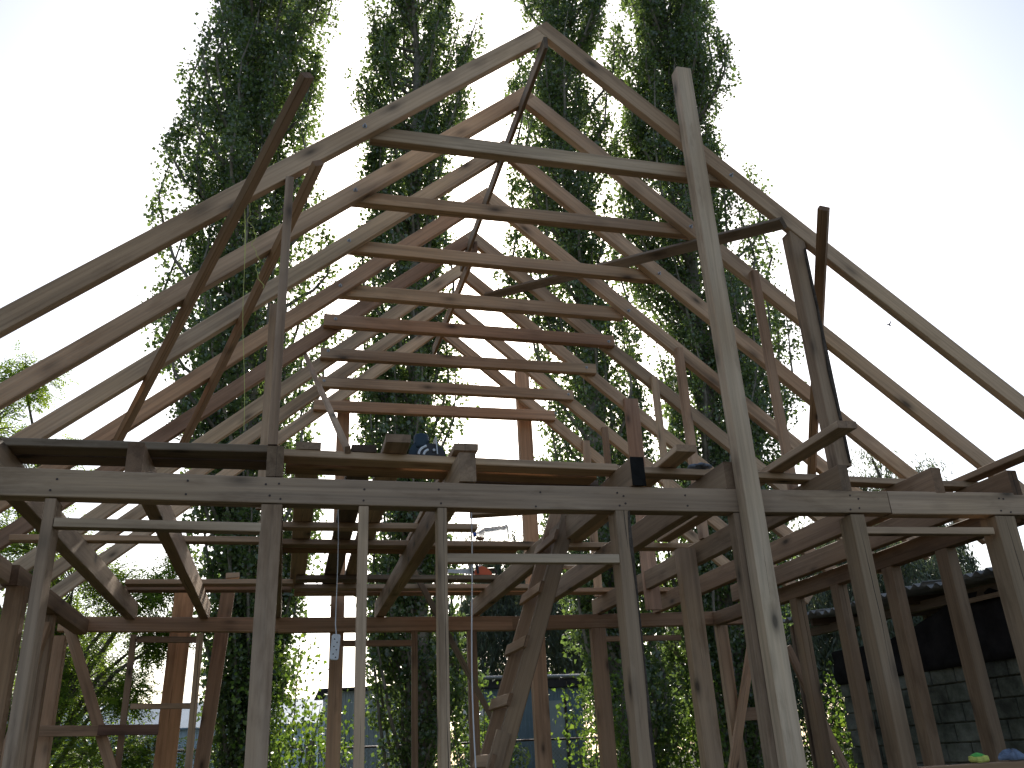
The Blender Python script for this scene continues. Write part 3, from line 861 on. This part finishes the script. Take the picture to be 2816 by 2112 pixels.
PROF = {'A': [(19.36, -0.92, 1.56), (17.18, -0.95, 1.49), (15.57, -1.04, 1.23), (14.53, -1.22, 1.4), (13.56, -1.25, 1.37), (12.43, -1.12, 1.52), (11.43, -1.23, 1.57), (10.82, -0.99, 1.56), (10.09, -1.09, 1.68), (9.59, -1.19, 1.72), (8.63, -1.07, 1.47), (7.9, -1.02, 1.49), (6.85, -0.81, 1.32), (5.37, -0.62, 1.11), (4.44, -0.63, 0.88), (3.33, -0.54, 0.73), (2.63, -0.51, 0.63), (1.58, -0.52, 0.56), (1.32, -0.52, 0.44)], 'B': [(20.18, 2.45, 1.37), (17.88, 2.4, 1.45), (17.0, 2.28, 1.36), (15.71, 1.97, 1.31), (14.45, 2.21, 1.09), (13.42, 1.91, 1.1), (12.34, 1.81, 0.93), (11.44, 1.83, 0.89), (10.36, 1.86, 1.08), (9.34, 2.0, 1.06), (8.07, 2.08, 1.03), (7.14, 2.06, 0.94), (6.51, 1.92, 0.71), (5.24, 1.98, 0.75), (4.04, 1.95, 0.84), (3.28, 2.04, 0.93), (2.55, 2.21, 0.97), (1.46, 1.98, 0.64), (1.19, 1.92, 0.47)], 'C': [(21.08, 6.15, 1.31), (18.61, 5.88, 1.32), (17.39, 5.78, 1.3), (16.34, 5.55, 1.48), (14.3, 5.45, 1.31), (12.99, 5.12, 1.35), (11.8, 5.11, 1.18), (10.64, 4.94, 1.23), (9.6, 5.38, 1.1), (7.57, 5.51, 1.15), (6.63, 5.56, 1.17), (4.85, 5.62, 1.03), (4.01, 5.5, 1.01), (3.21, 5.49, 1.09), (2.44, 5.63, 1.2), (1.69, 5.78, 1.12), (0.99, 5.66, 0.98)], 'D': [(21.64, 8.45, 0.79), (19.14, 8.41, 1.14), (17.57, 8.35, 1.24), (16.72, 8.53, 1.57), (15.41, 8.37, 1.66), (14.31, 8.29, 1.71), (13.41, 8.39, 1.88), (12.15, 8.33, 1.88), (10.97, 8.53, 1.99), (9.84, 8.62, 1.93), (8.75, 8.62, 1.75), (8.02, 8.69, 1.7), (7.2, 8.35, 1.36), (5.76, 8.15, 1.33), (4.42, 7.92, 1.55), (3.17, 7.67, 1.44), (1.61, 7.7, 0.97), (0.89, 7.58, 0.86)]}
poplar(PROF['A'], 15.0, 'broad tall poplar furthest left, behind the leaning braces', 185, 26, 27)
poplar(PROF['B'], 15.0, 'slender poplar in the gap left of the roof ridge', 150, 25, 27)
poplar(PROF['C'], 15.0, 'poplar rising just right of the roof ridge', 150, 25, 26)
poplar(PROF['D'], 15.0, 'broadest poplar, furthest right, standing against open sky', 240, 26, 26)


def sucker(x, y, h, n, label, spread=.35, mat=LEAF_SUCKER, size=.07):
    root = empty('poplar_sapling', (x, y, 0))
    tag(root, label, 'sapling', 'leafy saplings around the poplar trunks')
    st_ = MB(); C = []
    for k in range(6):
        a = random.uniform(0, 6.28); r = random.uniform(.05, spread)
        top = Vector((x + math.cos(a) * r * 1.6, y + math.sin(a) * r, h * random.uniform(.6, 1)))
        b0 = Vector((x + math.cos(a) * r * .3, y + math.sin(a) * r * .3, 0))
        mid = b0.lerp(top, .5) + Vector((random.uniform(-.06, .06), 0, .1))
        st_.tube([b0, mid, top], [.016, .011, .004], 5)
        for q_ in range(n // 6):
            t = random.uniform(.12, 1)
            p = b0.lerp(top, t)
            C.append(list(p + Vector((random.gauss(0, spread * .45), random.gauss(0, spread * .45), random.gauss(0, .12)))))
    st_.build('stem', BARK, root)
    C = np.array(C); C[:, 2] = np.maximum(C[:, 2], .05); n_ = len(C)
    Ls = size * (.7 + .6 * rng.random(n_))
    leaves('foliage', C, unit(n_) * .8 + [0, 0, -.3], unit(n_) + [0, 0, .3], Ls, Ls * .9, np.clip(rng.normal(.6, .22, n_), 0, 1), mat, root)


sucker(.05, 14.0, 3.7, 2600, 'bright leafy sapling filling the gap between the two left poplars', .62)
sucker(.75, 14.6, 2.4, 700, 'low bright sapling beside the ribbed pale shed corner', .35)
sucker(3.0, 14.2, 2.9, 900, 'loose yellowish sapling right of the slender poplar trunk', .45)
sucker(4.75, 14.0, 3.0, 1500, 'glowing sapling just right of the ladder', .45)
sucker(6.5, 14.3, 3.1, 1800, 'dense glowing sapling between the two right poplar trunks', .55)
sucker(8.9, 13.6, 2.6, 900, 'sapling in the shade beside the right side wall frame', .5)
sucker(8.6, 12.6, 3.0, 2000, 'leafy sapling filling the gap left of the barn wall', .6)
sucker(1.35, 14.3, 1.6, 400, 'short sapling at the foot of the slender poplar', .35)


def shrub(x, y, r, h, label):
    root = empty('shrub', (x, y, 0))
    tag(root, label, 'shrub', 'shrubs along the far fence')
    st_ = MB(); C = []
    for k in range(9):
        a = k * .7 + random.random(); rr = random.uniform(.2, 1) * r * .7
        tip = Vector((x + math.cos(a) * rr, y + math.sin(a) * rr, h * random.uniform(.65, .95)))
        st_.tube([(x + math.cos(a) * .1, y + math.sin(a) * .1, 0), Vector((x, y, 0)).lerp(tip, .55) + Vector((0, 0, .15)), tip], [.03, .02, .007], 5)
        for q_ in range(60):
            c = Vector((x, y, .1)).lerp(tip, random.uniform(.15, 1.05))
            o_ = rng.normal(size=3) * .26 * r
            for w_ in range(7): C.append(list(np.array(c) + o_ + rng.normal(size=3) * .09))
    st_.build('stem', BARK, root)
    C = np.array(C); C[:, 2] = np.maximum(C[:, 2], .05); n_ = len(C)
    Ls = .10 * (.7 + .6 * rng.random(n_))
    leaves('foliage', C, unit(n_) * .8 + [0, 0, -.3], unit(n_) + [0, 0, .3], Ls, Ls * .75, np.clip(rng.normal(.4, .22, n_), 0, 1), LEAF_POPLAR, root)


shrub(4.1, 19.0, 1.1, 2.3, 'dark shrub by the fence left of the flat roofed shed')
shrub(7.2, 18.6, 1.3, 2.7, 'dark shrub by the fence between the two right poplars')
shrub(9.4, 18.4, 1.4, 3.0, 'tall dark shrub by the fence behind the broadest poplar')
shrub(11.6, 18.2, 1.5, 3.2, 'dark shrub seen past the far corner of the barn wall')
shrub(14.2, 19.0, 1.6, 3.4, 'dark shrub behind the barn under the willow')
shrub(-3.4, 18.6, 1.3, 2.1, 'low shrub before the long washed blue building')


def locust():
    root = empty('locust_tree', (-3.1, 13.0, 0))
    tag(root, 'yellowish green feathery locust tree beyond the left side of the frame', 'locust tree')
    tk = MB().tube([(-3.1, 13, 0), (-3.0, 13, 1.4), (-2.8, 13.05, 2.6), (-3.1, 13, 4.0), (-3.5, 13, 5.4)], [.15, .12, .09, .07, .03], 8)
    tk.build('trunk', BARK, root, smooth=True)
    blobs = [(-4.3, 13, 6.2, 1.0), (-3.65, 13, 5.6, .8), (-4.6, 13, 4.8, 1.0), (-3.55, 13.2, 4.5, .9), (-2.8, 12.8, 3.9, .85), (-2.15, 13, 3.75, .6), (-1.65, 13.2, 4.0, .42),
             (-2.6, 13, 2.7, .75), (-3.9, 13, 3.1, .95), (-2.0, 13, 2.55, .36), (-3.2, 12.9, 1.9, .8), (-1.55, 13.1, 3.3, .3), (-2.3, 12.8, 1.8, .75), (-1.6, 13, 1.75, .5), (-2.9, 13, 3.1, .7), (-1.9, 13.2, 3.25, .4), (-3.6, 12.9, 2.3, .8), (-2.2, 13, 1.1, .7), (-4.0, 13.3, 7.0, .5)]
    br = MB(); RA, RD = [], []
    for (x, y, z, r) in blobs:
        s0 = Vector((-3.0 + .1 * (x + 3), 13.0, max(.9, z * .55)))
        e = Vector((x, y, z))
        m_ = s0.lerp(e, .5) + Vector((0, 0, .25))
        br.tube([s0, m_, e], [.045, .03, .012], 6, caps=False)
        for k in range(int(50 * r) + 8):
            d_ = unit(1)[0]
            tip = np.array(e) + d_ * r * np.array([1, 1, .8]) * random.uniform(.5, 1.05)
            b0 = np.array(e) + d_ * r * .15
            br.tube([b0, (b0 + tip) / 2 + [0, 0, .05], tip], [.010, .007, .003], 3, caps=False)
            for q_ in range(15):
                p = b0 + (tip - b0) * random.uniform(.2, 1.05)
                RA.append(p + rng.normal(size=3) * .07)
                RD.append(d_ * .7 + unit(1)[0] * .8 + np.array([0, 0, -.25]))
    br.build('branch_work', BARK, root, smooth=True)
    RA = np.array(RA); RD = np.array(RD); RD /= np.linalg.norm(RD, axis=1, keepdims=True)
    m_ = len(RA); k = 11
    up = unit(m_) * .5 + [0, 0, 1]
    side = np.cross(RD, up); side /= np.linalg.norm(side, axis=1, keepdims=True)
    P, A, NN = [], [], []
    for j in range(k):
        f = (j // 2 + 1) / 6.0
        sg_ = 1 if j % 2 else -1
        P.append(RA + RD * (.19 * f)[..., None] if hasattr(f, 'shape') else RA + RD * .19 * f + [0, 0, -.03 * f * f])
        A.append(side * sg_ + RD * .35 if j < 10 else RD)
        NN.append(up)
    P = np.concatenate(P); A = np.concatenate(A); NN = np.concatenate(NN)
    n_ = len(P)
    Ls = .046 * (.8 + .4 * rng.random(n_))
    leaves('crown', P, A + rng.normal(size=(n_, 3)) * .15, NN, Ls, Ls * .56, np.clip(np.tile(rng.normal(.5, .22, m_), k), 0, 1), LEAF_LOCUST, root, .05)


locust()


def willow(x, y, h, r, label, strands=260, group=None, n_leaf=46):
    root = empty('willow_tree', (x, y, 0))
    tag(root, label, 'willow tree', group)
    br = MB().tube([(x, y, 0), (x + .1, y, h * .35), (x, y, h * .62)], [.3, .22, .14], 8)
    br.build('trunk', BARK, root, smooth=True)
    tw = MB(); C, A = [], []
    for k in range(9):
        a = k * .7 + random.random()
        e = Vector((x + math.cos(a) * r * .6, y + math.sin(a) * r * .6, h * random.uniform(.8, 1)))
        tw.tube([(x, y, h * .5), Vector((x, y, h * .62)).lerp(e, .5) + Vector((0, 0, .4)), e], [.11, .07, .03], 6, caps=False)
        for q_ in range(260): C.append(list(np.array(e) + rng.normal(size=3) * np.array([.16, .16, .10]) * r + [0, 0, .12]))
    for s_ in range(strands):
        a = random.uniform(0, 6.28); rr = r * math.sqrt(random.random())
        zt0 = h * (1 - .42 * (rr / r) ** 2) * random.uniform(.72, 1.02)
        ln = random.uniform(.8, 2.6)
        p0 = np.array([x + math.cos(a) * rr, y + math.sin(a) * rr, zt0])
        dr = np.array([math.cos(a) * .28, math.sin(a) * .28, 0])
        ts = np.linspace(0, 1, 5)
        pts = [p0 + dr * (t * 1.2 - t * t * .5) + np.array([0, 0, .25 * t - ln * t ** 1.4]) for t in ts]
        tw.tube(pts, [.008, .006, .005, .004, .002], 3, caps=False)
        P = np.array(pts)
        for q_ in range(n_leaf):
            t = random.random()
            C.append([np.interp(t, ts, P[:, k]) for k in range(3)])
    tw.build('branch_work', BARK, root, smooth=True)
    C = np.array(C) + rng.normal(size=(len(C), 3)) * .05
    C = C[C[:, 2] > .1]; n_ = len(C)
    Ls = .15 * (.7 + .6 * rng.random(n_))
    leaves('crown', C, unit(n_) * .6 + [0, 0, -.8], unit(n_), Ls, Ls * .24, np.clip(rng.normal(.5, .2, n_), 0, 1), LEAF_WILLOW, root, .08)


GW = 'willows further back'
willow(6.9, 27.0, 8.2, 2.3, 'drooping greyish willow seen above the flat roofed shed, behind the ladder', 1000, GW, 70)
willow(13.2, 18.5, 6.6, 3.0, 'drooping willow behind the corrugated barn roof', 1300, GW, 60)
willow(17.8, 22.0, 9.6, 1.7, 'far willow whose top shows in the sky above the right end of the beam', 420, GW, 60)
willow(10.3, 21.0, 5.4, 1.6, 'low willow seen between the right poplar and the barn', 480, GW, 60)
willow(-7.5, 34.0, 7.0, 2.6, 'distant hazy willow beyond the left fence', 420, GW)

# ------------------------------------------------------------------ grass
gn = 9000
gx = rng.uniform(-9, 12, gn); gy = rng.uniform(10.6, 21, gn)
gc = np.stack([gx, gy, np.zeros(gn)], 1)
gl2 = .18 + .35 * rng.random(gn) ** 2
o = leaves('grass', gc, np.stack([rng.normal(0, .25, gn), rng.normal(0, .25, gn), np.ones(gn)], 1), unit(gn), gl2, np.full(gn, .022), rng.random(gn), GRASS)
tag(o, 'tall grass and weeds growing behind the house', 'grass', None, 'stuff')

# ------------------------------------------------------------------ fence of framed mesh panels
fr = empty('wire_fence', (1.3, 17.2, 0))
tag(fr, 'fence of dark framed wire mesh panels between concrete posts behind the poplars', 'fence')
WIRE = plain('mesh_wire', (.22, .23, .22), .5, .6, .2, 9, 0)
def fence_panel(x0, x1, zt0, zt1):
    y = 17.2
    f = MB()
    f.tube([(x0, y, .12), (x0, y, zt0), (x1, y, zt1), (x1, y, .12), (x0, y, .12)], .024, 6, caps=False)
    f.build('panel_frame', RUST, fr)
    w = MB(); st_ = .075; h = min(zt0, zt1) - .14
    for sgn in (-1, 1):
        k = x0 - h
        while k < x1 + h:
            a, b2 = (k, k + h) if sgn > 0 else (k + h, k)
            za, zb = .14, .14 + h
            t0, t1 = 0.0, 1.0
            dx = b2 - a
            for lim, s2 in ((x0, 1), (x1, -1)):
                ta = (lim - a) / dx
                if dx * s2 > 0: t0 = max(t0, ta)
                else: t1 = min(t1, ta)
            if t1 - t0 > .02:
                w.tube([(a + dx * t0, y + .003 * sgn, za + h * t0), (a + dx * t1, y + .003 * sgn, za + h * t1)], .0026, 3, caps=False)
            k += st_
    w.build('wire_mesh', WIRE, fr)['kind'] = 'stuff'
for a, b2, z0, z1 in ((-9.4, -6.2, 2.0, 1.98), (-6.1, -3.05, 1.97, 1.94), (-2.75, .36, 1.93, 1.88), (.66, 3.55, 1.84, 1.82), (3.70, 6.55, 1.83, 1.80), (6.85, 9.6, 1.80, 1.78)):
    fence_panel(a, b2, z0, z1)
for x, h in ((-6.15, 1.95), (-2.9, 1.95), (.51, 1.98), (3.62, 1.8), (6.7, 1.9), (9.75, 1.9)):
    cpst = MB().box((x, 17.2, h / 2), (.17, .13, h)); cpst.build('concrete_post', CONCRETE, fr)

# ------------------------------------------------------------------ sheds
def metal(name, col): return plain(name, col, .55, .25, .14, 1.4, .12, 18, .4)
def ribbed(x0, x1, y, z0, z1, pitch=.11, dep=.02):
    """ribbed sheet facing -y"""
    b = MB(); xs = []
    x = x0
    while x < x1 - 1e-6:
        for f, d_ in ((0, 0), (.28, 0), (.36, dep), (.64, dep), (.72, 0)):
            if x + f * pitch <= x1: xs.append((x + f * pitch, d_))
        x += pitch
    xs.append((x1, 0))
    for (xx, d_) in xs:
        b.v += [Vector((xx, y - d_, z0)), Vector((xx, y - d_, z1))]
    for i in range(len(xs) - 1):
        b.f.append((2 * i, 2 * i + 2, 2 * i + 3, 2 * i + 1))
    return b
PALE = metal('pale_blue_grey_metal', (.36, .40, .43)); BLUE = metal('dull_blue_metal', (.20, .27, .34)); DROOF = plain('roofing_felt', (.05, .045, .05), .85, 0, .4, 5, .4, 40)
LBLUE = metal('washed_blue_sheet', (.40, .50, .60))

def shed(x0, x1, y0, y1, z, label, wallm, roofm, over=.2, rz=.0, th=.1, open_=None):
    r = empty('shed', ((x0 + x1) / 2, (y0 + y1) / 2, 0))
    tag(r, label, 'shed')
    ribbed(x0, x1, y0, 0, z).build('ribbed_wall', wallm, r)
    MB().box((x0 + .02, (y0 + y1) / 2 + .02, z / 2), (.04, y1 - y0, z)).build('side_wall', wallm, r)
    MB().box((x1 - .02, (y0 + y1) / 2 + .02, z / 2), (.04, y1 - y0, z)).build('side_wall', wallm, r)
    MB().box(((x0 + x1) / 2, y1 + .02, z / 2), (x1 - x0, .04, z)).build('rear_wall', wallm, r)
    rf = MB()
    rf.prism([(x0 - over, z + .004), (x1 + over, z + .004 + rz), (x1 + over, z + th + rz), (x0 - over, z + th)], y0 - over, y1 + over)
    rf.build('roof', roofm, r)
    return r
s1 = shed(1.0, 3.5, 22.0, 24.6, 3.17, 'pale ribbed metal shed half hidden by the slender poplar', PALE, DROOF, .22, .05, .05)
MB().box((.99, 22.0, 1.58), (.06, .06, 3.15)).build('corner_trim', PALE, s1)
s2 = shed(4.75, 7.3, 22.2, 24.8, 3.13, 'blue grey ribbed shed with a flat dark roof behind the ladder', BLUE, DROOF, .16, -.03, .2)
MB().tube([(4.5, 22.0, 3.37), (7.5, 22.0, 3.35)], .05, 8).build('roof_edge_roll', STEEL, s2)
MB().box((6.55, 22.16, 1.5), (.5, .04, 2.6)).build('door', PALE, s2)
for x in (6.28, 6.82): MB().box((x, 22.13, 1.5), (.05, .05, 2.7)).build('door_post', RUST, s2)
s3 = empty('long_shed', (-3.0, 28, 0))
tag(s3, 'long low washed blue building far behind the left fence', 'shed')
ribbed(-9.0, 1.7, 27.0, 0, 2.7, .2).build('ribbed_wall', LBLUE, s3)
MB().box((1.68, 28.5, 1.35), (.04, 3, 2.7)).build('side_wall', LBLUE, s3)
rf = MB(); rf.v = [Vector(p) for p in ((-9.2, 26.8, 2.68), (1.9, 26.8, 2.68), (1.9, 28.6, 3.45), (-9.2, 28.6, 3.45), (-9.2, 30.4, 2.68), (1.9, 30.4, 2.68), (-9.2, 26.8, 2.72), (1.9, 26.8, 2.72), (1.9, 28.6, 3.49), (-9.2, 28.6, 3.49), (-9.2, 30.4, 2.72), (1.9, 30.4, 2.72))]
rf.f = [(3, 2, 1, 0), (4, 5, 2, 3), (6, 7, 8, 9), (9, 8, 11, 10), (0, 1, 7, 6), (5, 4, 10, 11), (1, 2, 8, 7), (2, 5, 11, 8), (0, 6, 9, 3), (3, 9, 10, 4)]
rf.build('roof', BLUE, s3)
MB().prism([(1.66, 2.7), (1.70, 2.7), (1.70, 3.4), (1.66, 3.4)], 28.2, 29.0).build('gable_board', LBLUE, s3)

# ------------------------------------------------------------------ barn on the right
barn = empty('barn', (9, 7.5, 0))
tag(barn, 'dark open sided barn with block wall and corrugated slate roof on the right', 'barn')
SLATE = plain('fibre_cement_slate', (.22, .22, .215), .9, 0, .35, 3, .5, 30, .2)
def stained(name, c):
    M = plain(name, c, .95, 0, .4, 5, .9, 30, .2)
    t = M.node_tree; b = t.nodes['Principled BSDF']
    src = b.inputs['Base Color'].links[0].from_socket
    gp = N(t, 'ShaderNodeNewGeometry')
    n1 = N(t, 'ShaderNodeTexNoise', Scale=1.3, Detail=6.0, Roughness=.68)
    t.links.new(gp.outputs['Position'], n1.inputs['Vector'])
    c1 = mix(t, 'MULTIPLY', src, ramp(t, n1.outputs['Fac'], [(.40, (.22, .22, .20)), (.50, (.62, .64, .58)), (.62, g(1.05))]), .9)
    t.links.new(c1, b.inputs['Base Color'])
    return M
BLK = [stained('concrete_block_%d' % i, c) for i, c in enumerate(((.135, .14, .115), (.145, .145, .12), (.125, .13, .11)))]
TARP = plain('black_tarpaulin', (.016, .014, .014), .95, 0, .5, 4, .8, 14, .1)
xw = 7.3
bmesh_ = {}
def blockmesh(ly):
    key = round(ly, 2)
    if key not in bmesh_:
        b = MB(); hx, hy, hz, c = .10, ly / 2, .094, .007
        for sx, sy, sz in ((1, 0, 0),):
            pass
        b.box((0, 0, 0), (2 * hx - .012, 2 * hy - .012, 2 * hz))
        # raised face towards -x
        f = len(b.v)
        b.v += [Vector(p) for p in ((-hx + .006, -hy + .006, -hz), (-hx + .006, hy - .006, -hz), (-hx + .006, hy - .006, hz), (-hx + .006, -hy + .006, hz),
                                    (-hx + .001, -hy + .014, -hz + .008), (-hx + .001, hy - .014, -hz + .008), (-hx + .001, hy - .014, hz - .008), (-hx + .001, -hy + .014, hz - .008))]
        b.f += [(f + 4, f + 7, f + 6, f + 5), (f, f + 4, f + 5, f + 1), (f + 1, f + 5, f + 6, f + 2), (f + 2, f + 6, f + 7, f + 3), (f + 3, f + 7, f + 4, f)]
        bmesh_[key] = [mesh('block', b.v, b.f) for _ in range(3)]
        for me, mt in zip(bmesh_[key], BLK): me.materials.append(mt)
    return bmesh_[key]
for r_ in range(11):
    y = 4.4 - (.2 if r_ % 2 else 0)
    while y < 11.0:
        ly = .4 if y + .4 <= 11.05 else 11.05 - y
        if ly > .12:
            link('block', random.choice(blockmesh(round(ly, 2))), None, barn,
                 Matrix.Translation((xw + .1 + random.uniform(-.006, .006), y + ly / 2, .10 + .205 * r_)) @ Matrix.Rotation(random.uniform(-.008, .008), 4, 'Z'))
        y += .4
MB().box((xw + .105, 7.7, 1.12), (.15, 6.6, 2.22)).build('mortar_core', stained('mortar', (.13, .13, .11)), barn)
# tarpaulin pinned along the top of the wall, bulging
tv, tf = [], []
ys = np.linspace(4.4, 11.05, 46); rows = 9
for i, y in enumerate(ys):
    hump = (.42 + .07 * math.sin(y * 2.9 + .6)) if y > 9.4 else .42 + min(.25, (9.4 - y) * .25)
    hump -= (.12 if y > 10.3 else 0) * (y - 10.3) / .75
    for j in range(rows):
        t = j / (rows - 1)
        z = 2.27 - .06 + (hump + .06) * t
        x = xw - .02 - .012 * math.sin(t * math.pi) * (1 + .8 * math.sin(y * 3.1)) + .012 * math.sin(y * 7 + t * 9) + .008 * math.sin(y * 17 - t * 5)
        tv.append((x, y, z))
for i in range(len(ys) - 1):
    for j in range(rows - 1):
        a = i * rows + j
        tf.append((a, a + 1, a + rows + 1, a + rows))
to = link('tarpaulin', mesh('tarpaulin', tv, tf, True), TARP, barn)
sm = to.modifiers.new('thick', 'SOLIDIFY'); sm.thickness = .012
# corrugated roof sheets
def corr(y0, y1, x0, x1, z0, z1):
    b = MB(); n = int((y1 - y0) / .0225)
    for i in range(n + 1):
        y = y0 + (y1 - y0) * i / n
        dz = .024 * math.sin(2 * math.pi * y / .155)
        for x, z in ((x0, z0), (x1, z1)):
            b.v += [Vector((x, y, z + dz)), Vector((x, y, z + dz + .008))]
    for i in range(n):
        a = i * 4; c = a + 4
        b.f += [(a, c, c + 2, a + 2), (a + 1, a + 3, c + 3, c + 1), (a, a + 1, c + 1, c), (a + 2, c + 2, c + 3, a + 3)]
    b.f += [(0, 2, 3, 1), (n * 4, n * 4 + 1, n * 4 + 3, n * 4 + 2)]
    return b
y = 2.9; k = 0
while y < 11.5:
    e = min(y + 1.1, 11.6)
    zz_ = 2.985 + .0225 * (y - 5) + random.uniform(-.01, .012) + (k % 2) * .012
    corr(y, e + .04, 6.86 + random.uniform(-.03, .03), 9.3, zz_, zz_ + .16).build('roof_sheet', SLATE, barn, smooth=True)
    corr(y, e + .04, 9.2, 11.4, zz_ + .185, zz_ + .34).build('roof_sheet', SLATE, barn, smooth=True)
    y += 1.1; k += 1
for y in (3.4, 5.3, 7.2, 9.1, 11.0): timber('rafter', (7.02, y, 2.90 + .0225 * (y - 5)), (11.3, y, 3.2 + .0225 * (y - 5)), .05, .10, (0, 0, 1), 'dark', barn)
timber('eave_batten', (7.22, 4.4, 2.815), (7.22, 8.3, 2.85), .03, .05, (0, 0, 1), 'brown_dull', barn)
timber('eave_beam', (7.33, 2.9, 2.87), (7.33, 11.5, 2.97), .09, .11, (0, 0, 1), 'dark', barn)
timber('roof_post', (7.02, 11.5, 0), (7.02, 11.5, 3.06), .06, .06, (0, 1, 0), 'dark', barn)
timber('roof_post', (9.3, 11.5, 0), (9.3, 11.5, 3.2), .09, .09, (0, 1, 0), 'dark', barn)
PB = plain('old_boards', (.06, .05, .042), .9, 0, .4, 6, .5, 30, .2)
for k in range(44):  # unseen back wall, put in to keep light out of the barn
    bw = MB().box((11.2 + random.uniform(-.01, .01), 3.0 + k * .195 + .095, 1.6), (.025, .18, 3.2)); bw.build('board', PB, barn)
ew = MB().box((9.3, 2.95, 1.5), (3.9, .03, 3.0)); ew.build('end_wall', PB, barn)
